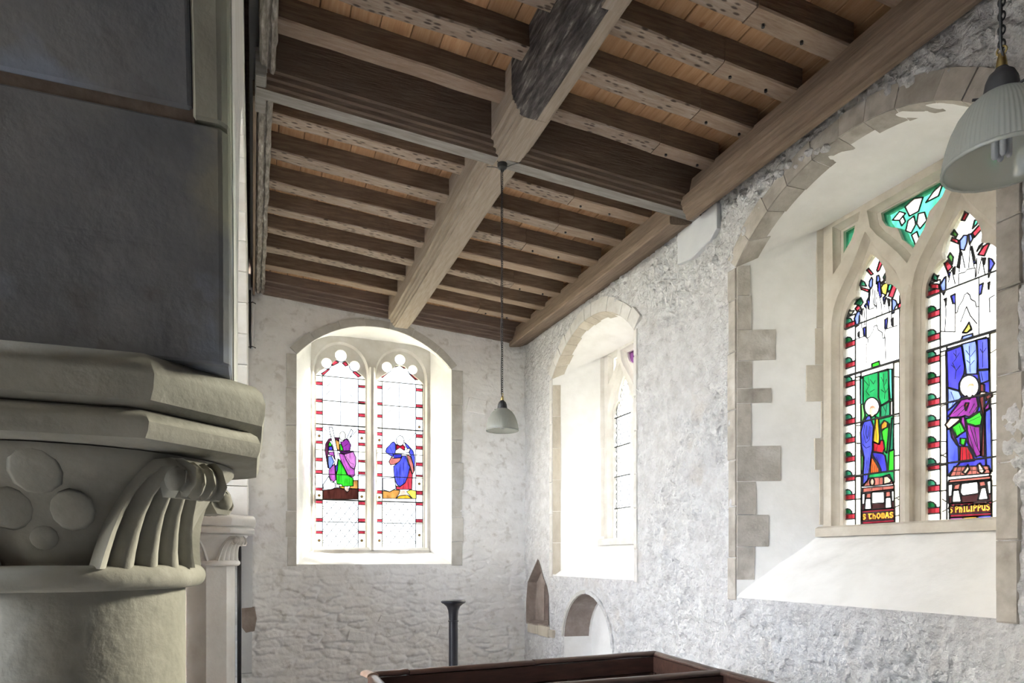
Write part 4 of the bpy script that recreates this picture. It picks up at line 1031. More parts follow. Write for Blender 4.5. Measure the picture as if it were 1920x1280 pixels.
def rough_grid(mb, rows, amp, seed, fixed_first=True):
    """loft open rows of points, pushed about a little as hand-laid plaster"""
    R = [[Vector(p) for p in r] for r in rows]; n = len(R[0]); out = []
    for i, r in enumerate(R):
        o = []
        for j, p in enumerate(r):
            a = R[min(i+1, len(R)-1)][j]-R[max(i-1, 0)][j]; b = R[i][min(j+1, n-1)]-R[i][max(j-1, 0)]
            nn = a.cross(b); 
            if nn.length > 1e-9: nn.normalize()
            k = amp*(1 if 0 < i < len(R)-1 else .15)
            h = float(fbm(np.array([p.x*6+p.y*6+seed]), np.array([p.z*6+p.x*3]), seed, 4)[0])
            o.append(p+nn*h*k*2)
        out.append(o)
    mb.loft(out, closed=False, caps=False)
def lerp(a, b, t): return a+(b-a)*t
def embrasure(root, e, to, mats, quoins=None, bquoins=None, ring=.12, face=(.078, .10), seed=1, jn=9, nvous=13, stone_in=.10):
    h, zs, apex, zsl = e['half'], e['zs'], e['apex'], e['zsill']; fh, fc, f0, f1, nf = e['fhalf'], e['fc'], e['fz0'], e['fz1'], e['nf']
    ap, (R, zc, aa) = arch(h, zs, apex, 36)
    K = 22
    inner = [(-h, lerp(zsl, zs, i/K)) for i in range(K)]+ap+[(h, lerp(zs, zsl, (i+1)/K)) for i in range(K)]
    outer = [(fc-fh, lerp(f0, f1, i/K)) for i in range(K)]+[(fc+fh*p[0]/h, f1) for p in ap]+[(fc+fh, lerp(f1, f0, (i+1)/K)) for i in range(K)]
    rows = []; D = 18
    for d in range(D+1):
        t = d/D; rows.append([to(lerp(a[0], b[0], t), lerp(a[1], b[1], t), nf*t) for a, b in zip(inner, outer)])
    m = MB(); rough_grid(m, rows, .010, seed); m.build('reveal_plaster', M['plaster'], root, smooth=True, recalc=False)
    rows = []
    for d in range(D+1):
        t = d/D; rows.append([to(lerp(lerp(-h, fc-fh, t), lerp(h, fc+fh, t), i/36), lerp(zsl, f0, t)+.012*math.sin(t*math.pi), nf*t) for i in range(37)])
    m = MB(); rough_grid(m, rows, .016, seed+5); m.build('sloping_sill', M['plaster'], root, smooth=True, recalc=False)
    # arch stones: face and soffit
    R2 = R+ring
    rg = random.Random(seed)
    cuts = [-aa+2*aa*(i+(rg.uniform(-.12, .12) if 0 < i < nvous else 0))/nvous for i in range(nvous+1)]
    for i in range(nvous):
        t0, t1 = cuts[i], cuts[i+1]; g = .0022/R; k = [t0+g, (2*t0+t1)/3, (t0+2*t1)/3, t1-g]; r2 = R2+rg.uniform(-.012, .02)
        p = [(R*math.sin(t), zc+R*math.cos(t)) for t in k]+[(r2*math.sin(t), zc+r2*math.cos(t)) for t in k[::-1]]
        din = stone_in*rg.uniform(.75, 1.3)
        # the soffit follows the splay
        def tt(a, z, n):
            return to(a, z, n)
        m = MB(); pr = rg.uniform(.010, .016)
        m.loft([[tt(a, z, .03) for a, z in p], [tt(a, z, -pr+.006) for a, z in p], [tt(a*.9985, z, -pr) for a, z in p]])
        m.build('arch_stone', mats[0], root, recalc=True)
        # return of the stone into the reveal
        m = MB(); rr = []
        for sgn, dep in ((0, -pr+.004), (1, din)):
            s = max(0, dep/nf); row_o = []; row_i = []
            for t in k:
                a, z = R*math.sin(t), zc+R*math.cos(t)
                bo = (fc+fh*a/h, f1); A, Z = lerp(a, bo[0], s), lerp(z, bo[1], s)
                row_o.append(to(A, Z-.004, dep)); row_i.append(to(A*1.006, Z+.012, dep))
            rr.append(row_o+row_i[::-1])
        m.loft(rr); m.build('soffit_stone', mats[1], root)
    # jamb stones on the face
    for sgn, wdt in ((-1, face[0]), (1, face[1])):
        z = zsl-.02 if sgn < 0 else zsl-.02
        while z < zs-.02:
            z1 = min(zs, z+rg.uniform(.27, .42)); z1 = zs if zs-z1 < .12 else z1
            ww = wdt*rg.uniform(.9, 1.12); m = MB()
            block(m, [(sgn*h, z), (sgn*(h+ww), z), (sgn*(h+ww), z1), (sgn*h, z1)], to, -rg.uniform(.009, .014), .03, .002)
            m.build('jamb_stone', mats[0], root); z = z1
    # quoins lying in the splayed reveals
    def slab(side, s0, s1, z0, z1, mat, name):
        m = MB(); q = []
        for off in (.012, -.007):
            ring_ = []
            g = .002
            jit = [rg.uniform(-.006, .006) for _ in range(4)]
            for (s, z, jj) in ((s0, z0+g, 0), (s1+jit[0]*.4, z0+g, 1), (s1+jit[1]*.4, (z0+z1)/2, 2), (s1, z1-g, 3), (s0, z1-g, 0)):
                a = side*(lerp(h, fh, s))+(fc*s if True else 0); ring_.append(to(a+side*off*1.0, z, nf*s))
            q.append(ring_)
        m.loft(q); m.build(name, mat, root)
    for side in (-1, 1):
        for (s, z0, z1) in (quoins or []): slab(side, 0.0, s, z0, z1, mats[1], 'reveal_stone')
        for (s, z0, z1) in (bquoins or []): slab(side, min(.985, s), 1.0, z0, z1, mats[2], 'frame_stone')

# lights of the two south windows, rectified from the glass
def light_outline(c, h=.2225, z0=1.872):
    half = [(h, z0), (h, 3.245), (h*.97, 3.295), (h*.86, 3.345), (h*.68, 3.388), (h*.5, 3.404), (h*.525, 3.445), (h*.48, 3.49), (h*.385, 3.54), (h*.22, 3.592), (h*.06, 3.63), (0, 3.64)]
    return [(c+x, z) for x, z in half]+[(c-x, z) for x, z in half[:-1][::-1]]
def front_outline(c, z0=1.872):
    half = [(.255, z0), (.255, 3.20), (.25, 3.28), (.232, 3.36), (.20, 3.43), (.158, 3.49), (.115, 3.545), (.075, 3.60), (.04, 3.66), (.015, 3.71), (0, 3.735)]
    return [(c+x, z) for x, z in half]+[(c-x, z) for x, z in half[:-1][::-1]]
FC = .0125; C1, C2 = -.2925, .3175
def mir(half): return [(FC+x, z) for x, z in half]+[(FC-x, z) for x, z in half[::-1] if x > 1e-6]
CENTRE = mir([(0, 3.545), (.03, 3.585), (.075, 3.635), (.092, 3.68), (.108, 3.722), (.15, 3.745), (.19, 3.772), (.218, 3.82), (.228, 3.872)])
CENTRE_F = mir([(0, 3.49), (.05, 3.56), (.10, 3.62), (.15, 3.68), (.20, 3.735), (.245, 3.80), (.262, 3.885)])
SPAN_L = [(FC-.525, 3.885), (FC-.525, 3.735), (FC-.462, 3.80), (FC-.438, 3.845), (FC-.43, 3.885)]
SPAN_R = [(2*FC-a, z) for a, z in SPAN_L]
SPAN_LF = [(FC-.55, 3.905), (FC-.55, 3.64), (FC-.47, 3.71), (FC-.405, 3.79), (FC-.375, 3.905)]
SPAN_RF = [(2*FC-a, z) for a, z in SPAN_LF]
def south_frame(root, to, mat):
    outer = [(-.70, 1.80), (.725, 1.80), (.725, 4.02), (-.70, 4.02)]
    ex = [light_outline(C1), light_outline(C2), CENTRE, SPAN_L, SPAN_R]
    m = MB(); plate(m, outer, ex, to, .575, .66)
    m.build('tracery', mat, root, recalc=True)
    fr = [front_outline(C1), front_outline(C2), CENTRE_F, SPAN_LF, SPAN_RF]
    m = MB(); plate(m, outer, [offs(p, .024) for p in fr], to, .525, .53)
    for p in fr: m.loft([[to(a, z, n) for a, z in offs(p, d)] for d, n in ((.024, .525), (.020, .545), (.008, .562), (-.002, .572), (-.004, .59))], caps=False)
    m.build('moulded_order', mat, root, auto=35)
    m = MB(); m.loft([[to(FC+a, z, n+dn) for a, n in ((-.034, .53), (-.032, .503), (-.016, .488), (.016, .488), (.032, .503), (.034, .53))] for z, dn in ((1.83, 0), (3.12, 0), (3.24, .012), (3.34, .045))])
    m.build('mullion', mat, root, auto=35)
    m = MB(); m.loft([[to(a, z, n) for z, n in ((1.80, .44), (1.858, .44), (1.872, .47), (1.872, .60), (1.80, .60))] for a in (FC-.64, FC+.64)])
    m.build('sill_stone', mat, root)
def bars(root, to, zs_, spans, n, r=.006, thick=()):
    for z in zs_:
        for a0, a1 in spans:
            m = MB(); m.tube([to(a0, z, n), to((a0+a1)/2, z, n), to(a1, z, n)], .009 if z in thick else r, 6); m.build('saddle_bar', M['lead'], root)
def parse(tbl, pfx=True):
    out = []
    for l in tbl.strip().split('\n'):
        q = l.split(); c = None
        if pfx: c = q[0]; q = q[1:]
        v = [float(x) for x in q]; p = list(zip(v[::2], v[1::2])); out.append((c, p) if pfx else p)
    return out
def fold(k): return [['fold']+l for l in parse(FOLDS[k], False)]
def rect(a0, a1, z0, z1): return [(a0, z0), (a1, z0), (a1, z1), (a0, z1)]
GLY = {'S': [[(.85, .84), (.5, 1), (.15, .8), (.3, .55), (.7, .45), (.85, .2), (.5, 0), (.12, .15)]], 'T': [[(.05, .95), (.95, .95)], [(.45, .95), (.28, .5), (.4, .05), (.85, .12)]],
 'H': [[(.2, 1), (.2, 0)], [(.2, .58), (.6, .64), (.8, .4), (.72, -.05)]], 'O': [[(.5, 1), (.15, .78), (.12, .3), (.5, 0), (.88, .3), (.85, .78), (.5, 1)]],
 'M': [[(.5, .98), (.14, .8), (.08, .3), (.32, 0)], [(.5, .98), (.5, 0)], [(.5, .98), (.86, .8), (.92, .3), (.75, 0)]], 'A': [[(.1, 0), (.42, 1), (.6, 1), (.9, 0)], [(.2, .38), (.8, .38)]],
 'P': [[(.2, 0), (.2, 1), (.7, .95), (.86, .72), (.65, .5), (.2, .47)]], 'I': [[(.5, 0), (.5, 1)], [(.28, .03), (.72, .03)], [(.28, .97), (.72, .97)]], 'L': [[(.25, 1), (.25, .04), (.85, .06), (.85, .25)]],
 'U': [[(.15, 1), (.12, .3), (.4, .02), (.78, .22)], [(.8, 1), (.85, 0)]], ' ': []}
def words(txt, a0, a1, z0, z1, wid=.28):
    n = sum(.45 if ch == ' ' else (.7 if ch == 'I' else 1) for ch in txt); cw = (a1-a0)/n; x = a0; out = []
    for ch in txt:
        k = .45 if ch == ' ' else (.7 if ch == 'I' else 1)
        for pl in GLY[ch]:
            q = [(x+(.04+u*.88)*cw*k, z0+v*(z1-z0)) for u, v in pl]
            for a, b in zip(q, q[1:]):
                s = strip_poly(a, b, wid*cw)
                if s: out.append(('letter', s))
        x += cw*k
    return out
REDZ = [1.937, 2.068, 2.197, 2.327, 2.455, 2.583, 2.711, 2.838, 2.968, 3.108, 3.238]
def border(a0, a1, out_left, zmax, skew=0.0, wide=True):
    P = []
    for i, z in enumerate(REDZ):
        if z > zmax: break
        g0, g1 = (a0, a0+(a1-a0)*.66) if out_left else (a1-(a1-a0)*.66, a1)
        gz = z+.018; k = (g1-g0)
        if out_left: gp = [(g0, gz), (g1, gz), (g0+k*.93, gz+.017), (g0+k*.68, gz+.030), (g0+k*.35, gz+.036), (g0, gz+.034)]
        else: gp = [(g0, gz), (g1, gz), (g1, gz+.034), (g1-k*.35, gz+.036), (g1-k*.68, gz+.030), (g1-k*.93, gz+.017)]
        P.append(('leafgrey', [(lerp(a0, a1, .1), gz+.052), (lerp(a0, a1, .45), gz+.058), (lerp(a0, a1, .5), gz+.045), (lerp(a0, a1, .9), gz+.07), (lerp(a0, a1, .55), gz+.075), (lerp(a0, a1, .4), gz+.088), (lerp(a0, a1, .3), gz+.07)]))
        P.append(('aqua' if i % 3 else 'green', gp)); P.append(('red', [(a0, z-.018), (a1, z-.018), (a1, z+.018), (a0, z+.018)]))
    return P
def saints(which):
    if which == 1: b0, b1, p0, p1, b2, b3 = -.515, -.436, -.390, -.142, -.099, -.07; zt = 3.24
    else: b0, b1, p0, p1, b2, b3 = .095, .172, .213, .462, .503, .54; zt = 3.24
    P = [('pale', rect(b0, b1, 1.872, 3.30)), ('cream', rect(b1, p0, 1.872, 2.87)), ('white', rect(p0, p1, 1.872, 2.9)), ('cream', rect(p1, b2, 1.872, 2.89)), ('pale', rect(b2, b3, 1.872, 3.30))]
    P += border(b0, b1, True, zt)+border(b2, b3, False, zt)
    P += [('pyellow', rect(b1, p0, 2.05, 2.20)), ('white', rect(p1, b2, 2.3, 2.5))]
    P += parse(GLASS[str(which)])
    P += words('S THOMAS', -.382, -.142, 1.912, 1.945) if which == 1 else words('S PHILIPPUS', .226, .464, 1.918, 1.955)
    return P
def quarry(a0, a1, z0, z1, dx, dz, ph=0.0):
    L = []; n = int((a1-a0)/dx)+int((z1-z0)/dz)+3
    for s in (1, -1):
        for i in range(-n, n+1):
            # line a = ax + s*dx*(z-z0)/dz
            ax = a0+ph+i*dx; pts = []
            k = s*dx/dz; zz0, zz1 = z0, z1
            for (lo, hi) in ((a0, a1),):
                zA = z0+(lo-ax)/k; zB = z0+(hi-ax)/k; zz0 = max(zz0, min(zA, zB)); zz1 = min(zz1, max(zA, zB))
            if zz1-zz0 > .01: L.append([(ax+k*(zz0-z0), zz0), (ax+k*(zz1-z0), zz1)])
    return L
green_bits = [('aqua', SPAN_L)]
def centre_polys():
    P = [('aqua', CENTRE)]
    for pts in [[(-.15, 3.80), (-.10, 3.83), (-.06, 3.80), (-.10, 3.775)], [(-.06, 3.84), (.0, 3.862), (.06, 3.84), (.03, 3.77), (-.03, 3.77)], [(.08, 3.80), (.13, 3.84), (.19, 3.862), (.16, 3.80)],
        [(-.04, 3.745), (0, 3.755), (.012, 3.70), (-.02, 3.66), (-.055, 3.69)], [(.03, 3.755), (.07, 3.745), (.085, 3.69), (.04, 3.66), (.02, 3.70)], [(-.015, 3.645), (.02, 3.65), (.035, 3.60), (.012, 3.57)], [(-.10, 3.775), (-.075, 3.79), (-.06, 3.75), (-.085, 3.735)]]:
        P.append(('white', [(a+.0, z) for a, z in pts]))
    return P

QF = [(.163, 3.264, 3.507), (.444, 3.046, 3.264), (.172, 2.851, 3.046), (.391, 2.746, 2.851), (.158, 2.446, 2.746), (.498, 2.195, 2.446), (.217, 1.961, 2.195), (.364, 1.734, 1.961), (.20, 1.50, 1.734), (.15, 3.507, 3.72)]
QB = [(.90, 3.005, 3.261), (.80, 2.749, 3.005), (.97, 2.493, 2.749), (.895, 2.269, 2.493), (.95, 1.885, 2.269), (.92, 3.26, 3.95)]
# the outer leaf of the walls, closed round the window frames
m = MB(); plate(m, [(1.0, -.1), (8.7, -.1), (8.7, 4.9), (1.0, 4.9)], [[(c-FC-.685, 1.815), (c-FC+.685, 1.815), (c-FC+.685, 4.0), (c-FC-.685, 4.0)] for c in (3.046, 6.225)], lambda y, z, n: (XS+n, y, z), .58, .655)
m.build('outer_leaf', M['limewash'], south)
m = MB(); plate(m, [(-.9, -.1), (4.0, -.1), (4.0, 4.95), (-.9, 4.95)], [[(1.35-.735, 1.715), (1.35+.735, 1.715), (1.35+.735, 4.34), (1.35-.735, 4.34)]], lambda x, z, n: (x, YE+n, z), .385, .455)
m.build('outer_leaf', M['limewash_east'], east)
# window 1: the two-saint window nearest the camera
to1 = SW(EMB['s1']['c'])
win1 = empty('window_1', (XS, 3.046, 1.38), label='nearest south window with saints on green and blue glass panels', cat='window', kind='structure')
embrasure(win1, EMB['s1'], to1, (M['stone'], M['stone'], M['tracery']), QF, QB, seed=3, nvous=10)
south_frame(win1, to1, M['tracery'])
glaze(win1, [light_outline(C1), light_outline(C2), CENTRE, SPAN_L, SPAN_R], [saints(1), saints(2), centre_polys(), [('aqua', SPAN_L)], [('aqua', SPAN_R)]],
    [parse(LEADS['1'], False)+fold('1'), parse(LEADS['2'], False)+fold('2'), [], [], []], to1, .60)
bars(win1, to1, [3.22, 2.895, 2.56, 2.207], [(-.53, -.06), (.085, .55)], .59, thick=(2.895,))
GSET[:] = ['far', 3.0, .15]
# window 2: plain quarry glass, further east
to2 = SW(EMB['s2']['c'])
win2 = empty('window_2', (XS, 6.225, 1.45), label='far south window of clear leaded quarries in a deep bright embrasure', cat='window', kind='structure')
embrasure(win2, EMB['s2'], to2, (M['stone_pale'], M['stone_warm'], M['tracery_pale']), [(.15, z, z+.36) for z in (1.47, 1.83, 2.19, 2.55, 2.91, 3.27)], [(.93, 1.9, 2.9), (.92, 2.9, 3.93)], seed=11, face=(.07, .05))
south_frame(win2, to2, M['tracery_pale'])
q2 = []
for c in (C1, C2): q2.append(quarry(c-.2225, c+.2225, 1.872, 3.55, .074, .105, .037))
def q_polys(c):
    P = []
    for i, z in enumerate([1.872, 2.207, 2.56, 2.895, 3.22]):
        z1 = [2.207, 2.56, 2.895, 3.22, 3.7][i]
        P += [('pale', rect(c-.23, c-.19, z, z1)), ('white2' if i % 2 else 'white', rect(c-.19, c+.19, z, z1)), ('pale', rect(c+.19, c+.23, z, z1))]
    return P
glaze(win2, [light_outline(C1), light_outline(C2), CENTRE, SPAN_L, SPAN_R], [q_polys(C1), q_polys(C2), [('violet', CENTRE), ('white', [(-.05, 3.86), (.06, 3.86), (.04, 3.70), (-.03, 3.70)])], [('pale', SPAN_L)], [('pale', SPAN_R)]],
    q2+[[], [], []], to2, .60, line_w=.008)
bars(win2, to2, [3.22, 2.895, 2.56, 2.207], [(-.53, -.06), (.085, .55)], .59)
# window 3: the end window
GSET[:] = ['east', 1.0, .27]
to3 = EW(1.35)
win3 = empty('window_3', (1.35, YE, 1.58), label='end-wall window of two lights with a cross-bearing and a blue-robed figure', cat='window', kind='structure')
embrasure(win3, EMB['e'], to3, (M['stone_east'], M['plaster'], M['tracery_pale']), seed=21, ring=.085, face=(.105, .135), nvous=7, stone_in=.04)
def circ(c, z, r, n=20): return [(c+r*math.cos(2*math.pi*i/n), z+r*math.sin(2*math.pi*i/n)) for i in range(n)]
HE = [[(-.53, 3.968, .060), (-.366, 4.075, .068), (-.204, 3.968, .060)], [(.185, 3.992, .062), (.345, 4.10, .064), (.505, 3.992, .056)]]
LE = [(-.654, -.076), (.064, .640)]
def e_base(i):
    a0, a1 = LE[i]; c = (a0+a1)/2; h = (a1-a0)/2
    return [(a0, 1.785), (a1, 1.785), (a1, 3.82), (a1-.045, 3.868), (a1-.10, 3.905), (c+.10, 3.975), (c+.06, 4.02), (c, 4.035), (c-.06, 4.02), (c-.10, 3.975), (a0+.10, 3.905), (a0+.045, 3.868), (a0, 3.82)]
outE = [(-.76, 1.70), (.76, 1.70), (.76, 4.36), (-.76, 4.36)]
m = MB(); plate(m, outE, [e_base(0), e_base(1)]+[circ(*c) for L in HE for c in L], to3, .375, .46); m.build('tracery', M['tracery_pale'], win3)
def e_front(i, g=0):
    a0, a1 = LE[i]; c = (a0+a1)/2; h = (a1-a0)/2+.012+g
    return [(c-h, 1.77-g), (c+h, 1.77-g)]+[(c+h*math.cos(t), 3.84+(.36+g)*math.sin(t)**.9) for t in [math.pi*k/16 for k in range(17)]]
m = MB()
plate(m, outE, [e_front(0, .024), e_front(1, .024)], to3, .335, .34)
for k in (0, 1): m.loft([[to3(a, z, n) for a, z in e_front(k, g)] for g, n in ((.024, .335), (.020, .35), (.006, .365), (0, .38))], caps=False)
m.build('moulded_order', M['tracery_pale'], win3, auto=35)
m = MB(); m.loft([[to3(-.006+a, z, n) for a, n in ((-.034, .345), (-.034, .31), (-.016, .29), (.016, .29), (.034, .31), (.034, .345))] for z in (1.74, 3.0, 3.95)]); m.build('mullion', M['tracery_pale'], win3)
m = MB(); m.loft([[to3(a, z, n) for z, n in ((1.70, .29), (1.755, .29), (1.785, .33), (1.785, .40), (1.70, .40))] for a in (-.69, .69)]); m.build('sill_stone', M['tracery_pale'], win3)
EB = [((-.654, -.575), [(3.709, 3.747), (3.507, 3.545), (3.362, 3.4), (3.166, 3.204), (3.015, 3.046), (2.806, 2.844), (2.661, 2.699), (2.459, 2.49), (2.307, 2.339), (2.092, 2.13), (1.947, 1.978)]),
 ((-.157, -.074), [(3.722, 3.748), (3.522, 3.554), (3.367, 3.406), (3.167, 3.206), (3.019, 3.051), (2.818, 2.844), (2.67, 2.702), (2.463, 2.496), (2.302, 2.341), (2.095, 2.134), (1.953, 1.986)]),
 ((.061, .132), [(3.728, 3.761), (3.526, 3.559), (3.376, 3.409), (3.155, 3.194), (3.005, 3.044), (2.803, 2.842), (2.653, 2.692), (2.445, 2.484), (2.314, 2.354), (2.099, 2.132), (1.956, 1.982)]),
 ((.55, .638), [(3.739, 3.772), (3.539, 3.572), (3.386, 3.413), (3.16, 3.2), (3.014, 3.054), (2.807, 2.847), (2.674, 2.694), (2.448, 2.495), (2.315, 2.355), (2.102, 2.142)])]
def e_polys(i):
    P = []
    for (a0, a1), zs_ in EB[2*i:2*i+2]:
        prev = 1.785; k = 0
        for z0, z1 in sorted(zs_):
            P.append((['pyellow', 'pale', 'cream'][k % 3], rect(a0, a1, prev, z0))); k += 1
            P.append(('red', rect(a0, a1, z0, z1)))
            if k in (1, 4, 8): P.append(('pyellow' if k % 3 == 0 else 'ochre', circ((a0+a1)/2, (z0+prev)/2, .013, 8)))
            prev = z1
        P.append(('pyellow', rect(a0, a1, prev, 3.82)))
    L, R = EB[2*i][0][1], EB[2*i+1][0][0]
    for z0, z1 in ((1.785, 2.087), (2.087, 2.35), (2.35, 2.655), (2.655, 2.94), (2.94, 3.245), (3.245, 3.53), (3.53, 3.82)): P.append(('white', rect(L, R, z0, z1)))
    P += parse(GLASS['E%d' % (i+1)])
    P += [('pale', circ(*c)) for c in HE[i]]
    return P
def e_lines(i):
    L, R = EB[2*i][0][1], EB[2*i+1][0][0]
    out = quarry(L, R, 1.785, 2.33, .105, .135, .05)
    c = (L+R)/2
    out += [[(c, 3.245), (c, 3.81)]]
    z = 3.04
    out += [[(L+.0, 3.22), (L+.13, 3.08)], [(R, 3.22), (R-.12, 3.08)]]
    for zz in (3.30, 3.42, 3.60, 3.70):
        out += [[(L+.04+.1*(zz % .3), zz), (L+.09+.1*(zz % .3), zz+.055)], [(R-.05-.1*(zz % .2), zz), (R-.10-.1*(zz % .2), zz+.05)]]
    return out+fold('E%d' % (i+1))
# outline of each light: base shape; roundels are glazed as separate discs of the same plane
glaze(win3, [e_base(0), e_base(1)]+[circ(*c) for L in HE for c in L], [e_polys(0), e_polys(1)]+[[]]*6, [e_lines(0), e_lines(1)]+[[]]*6, to3, .41, came=.009, line_w=.008)
bars(win3, to3, [3.82, 3.53, 3.245, 2.94, 2.655, 2.35, 2.087], [(-.67, -.066), (.054, .655)], .40, r=.005, thick=(3.245, 2.35))

# ---------------------------------------------------------------- niche and recess in the south wall
def wsouth(y, z, n): return (XS+n, y, z)
def shrink(poly, k, c=None):
    cx = sum(p[0] for p in poly)/len(poly); cz = sum(p[1] for p in poly)/len(poly); return [(cx+(a-cx)*k, cz+(z-cz)*k) for a, z in poly]
m = MB(); inn = shrink(NICHE, .93)
m.loft([[wsouth(y, z, -.012) for y, z in shrink(NICHE, 1.04)], [wsouth(y, z, -.012) for y, z in NICHE], [wsouth(y, z, .10) for y, z in inn]], caps=False)
sub = pointed(7.60, 7.25, .90, 1.25, 1.44, 5)
plate(m, inn, [sub], wsouth, .10, .13)
m.build('niche_lining', M['niche'], south)
m = MB(); m.loft([[wsouth(y, z, .12) for y, z in sub], [wsouth(y, z, .26) for y, z in shrink(sub, .9)]], caps=False); m.add([wsouth(y, z, .26) for y, z in shrink(sub, .9)], [tuple(range(len(sub)))])
m.build('inner_niche', M['niche'], south)
for y0, y1, z0, z1 in [(7.82, 7.50, .745, .855), (7.49, 7.20, .74, .865), (7.19, 7.06, .75, .84)]:
    m = MB(); block(m, [(y0, z0), (y1, z0), (y1, z1), (y0, z1)], wsouth, -.03, .02); m.build('niche_stone', M['stone_warm'], south)
m = MB(); rows = [[wsouth(y, z, n) for y, z in RECESS[:]] for n in (0, .08, .16, .24, .30)]
rows = [[wsouth(lerp(y, 6.28, n*.45), lerp(z, .9, n*.12), n) for y, z in RECESS] for n in (0, .06, .12, .18, .24, .30)]
m.loft(rows, closed=False, caps=False); m.add(rows[-1], [tuple(range(len(rows[-1])))])
m.build('recess_lining', M['plaster'], south, recalc=False)
m = MB()
seg = RECESS[1:10]
def rc(y, z, n, off): return wsouth(lerp(y, 6.28, n*.45)-off*.6, lerp(z, .9, n*.12)-off, n)
m.loft([[rc(y, z, n, .006) for y, z in seg]+[rc(y, z, n, -.01) for y, z in seg[::-1]] for n in (.004, .13, .27)]); m.build('soffit_stone', M['niche'], south)
for k in range(2):
    s = RECESS[1:10] if k == 0 else RECESS[9:18]; m = MB()
    o = [(6.28+(y-6.28)*1.07, .85+(z-.85)*1.09) for y, z in s]
    m.loft([[wsouth(y, z, n) for y, z in s]+[wsouth(y, z, n) for y, z in o[::-1]] for n in (-.016, .02)]); m.build('arch_stone', M['limewash'] if k else M['stone_east'], south)
# smooth repair patch, loose stones and bare stone on the walls
m = MB(); block(m, [(4.62, 4.235), (4.12, 4.25), (4.12, 4.06), (4.2, 4.0), (4.45, 3.96), (4.62, 3.99)], wsouth, -.042, .0); m.build('render_patch', M['smooth_render'], south)
rg = random.Random(8)
for i in range(16):
    y = 4.05-.062*i+rg.uniform(-.02, .02); z = 4.19-.004*i+rg.uniform(-.05, .03); s = rg.uniform(.014, .03); m = MB()
    m.lathe([(.001, -s), (s*.8, -s*.6), (s*1.2, 0), (s*.85, s*.6), (.001, s)], (XS-.012, y, z), 7, fn=lambda r, zz, a: r*(1+.25*math.sin(a*3+i))); m.build('rubble_stone', M['limewash'], south)
m = MB(); block(m, [(-.115, 1.12), (.02, 1.13), (.045, 1.0), (.02, .86), (-.07, .84), (-.115, .9)], EW(0), -.034, .0); m.build('bare_stone', M['niche'], east)
m = MB(); block(m, [(-.13, .4), (-.01, .4), (-.005, 1.2), (.0, 1.9), (.005, 2.05), (-.13, 2.05)], EW(0), -.03, .0); m.build('render_patch', M['smooth_render'], east)
for x0, x1, z0, z1 in [(2.42, 2.70, 3.42, 3.62), (2.05, 2.35, .72, .84), (1.0, 1.22, .70, .83), (1.35, 1.6, .9, 1.0)]:
    m = MB(); q = [(x0, z0+.02), (x1-.03, z0), (x1, z1-.03), (x0+.04, z1)]; block(m, q, EW(0), -.024, .0); m.build('rubble_stone', M['limewash_east'], east)

# ---------------------------------------------------------------- the aisle roof
SL = -.066
def zj(x): return 4.637+SL*x            # underside of the joists
JD = .135
ceil = empty('ceiling', (1.6, 4.4, 4.66), label='aisle roof of pale boards laid over rows of old joists', cat='ceiling', kind='structure')
rg = random.Random(12)
x = .0
while x < 3.2:
    wd = rg.uniform(.165, .185); x1 = min(3.24, x+wd); dz = rg.uniform(-.003, .003)
    m = MB(); g = .0022
    m.loft([[(x+g, y, zj(x)+JD+dz+.004), (x+g+.004, y, zj(x)+JD+dz), (x1-g-.004, y, zj(x1)+JD+dz), (x1-g, y, zj(x1)+JD+dz+.004), (x1-g, y, zj(x1)+JD+dz+.026), (x+g, y, zj(x)+JD+dz+.026)] for y in (.6, 4.3, 8.05)])
    m.build('board', M['board'], ceil); x = x1
box_obj('roof_covering', [((-.1, -4.4, 4.86), (3.95, 8.3, 4.9))], M['beam_shade'], ceil)
box_obj('board_end', [((-.1, -4.4, 4.72), (3.3, .62, 4.76))], M['board'], ceil)
def joist(x0, x1, y, wd, dp, seed, mats, parent, drop=0.0, name='joist', wob=.010):
    n = 26; rings = []
    for i in range(n+1):
        xx = lerp(x0, x1, i/n); z = zj(xx)-drop
        wa = n1(xx*2.1, seed)*wob*2; wb = n1(xx*2.3, seed+5)*wob*2; wz = n1(xx*1.7, seed+9)*wob*1.6; wc = n1(xx*7, seed+3)*.006; wdz = n1(xx*6, seed+4)*.006
        c = .008
        rings.append([(xx, y-wd/2+wa+c, z+wz), (xx, y+wd/2+wb-c, z+wz+wc), (xx, y+wd/2+wb, z+wz+c+wc), (xx, y+wd/2, z+dp+drop), (xx, y-wd/2, z+dp+drop), (xx, y-wd/2+wa, z+wz+c+wdz)])
    m = MB(); N_ = 6; V = [p for r in rings for p in r]; F = []; mi = []
    for i in range(n):
        for j in range(N_):
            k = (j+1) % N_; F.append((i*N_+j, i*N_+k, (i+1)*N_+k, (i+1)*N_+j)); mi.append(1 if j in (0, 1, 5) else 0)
    F += [tuple(range(N_)), tuple(n*N_+j for j in range(N_-1, -1, -1))]; mi += [0, 0]
    m.v = V; m.f = F; m.mi = mi
    return m.build(name, mats, parent)
JE = [4.89, 5.33, 5.765, 6.18, 6.60, 6.99, 7.42]; JW = [4.03, 3.64, 3.25, 2.87, 2.48, 2.09, 1.68, 1.3]
HK = (M['joist'], M['joist_under']); PL = (M['joist'], M['joist_plain'])
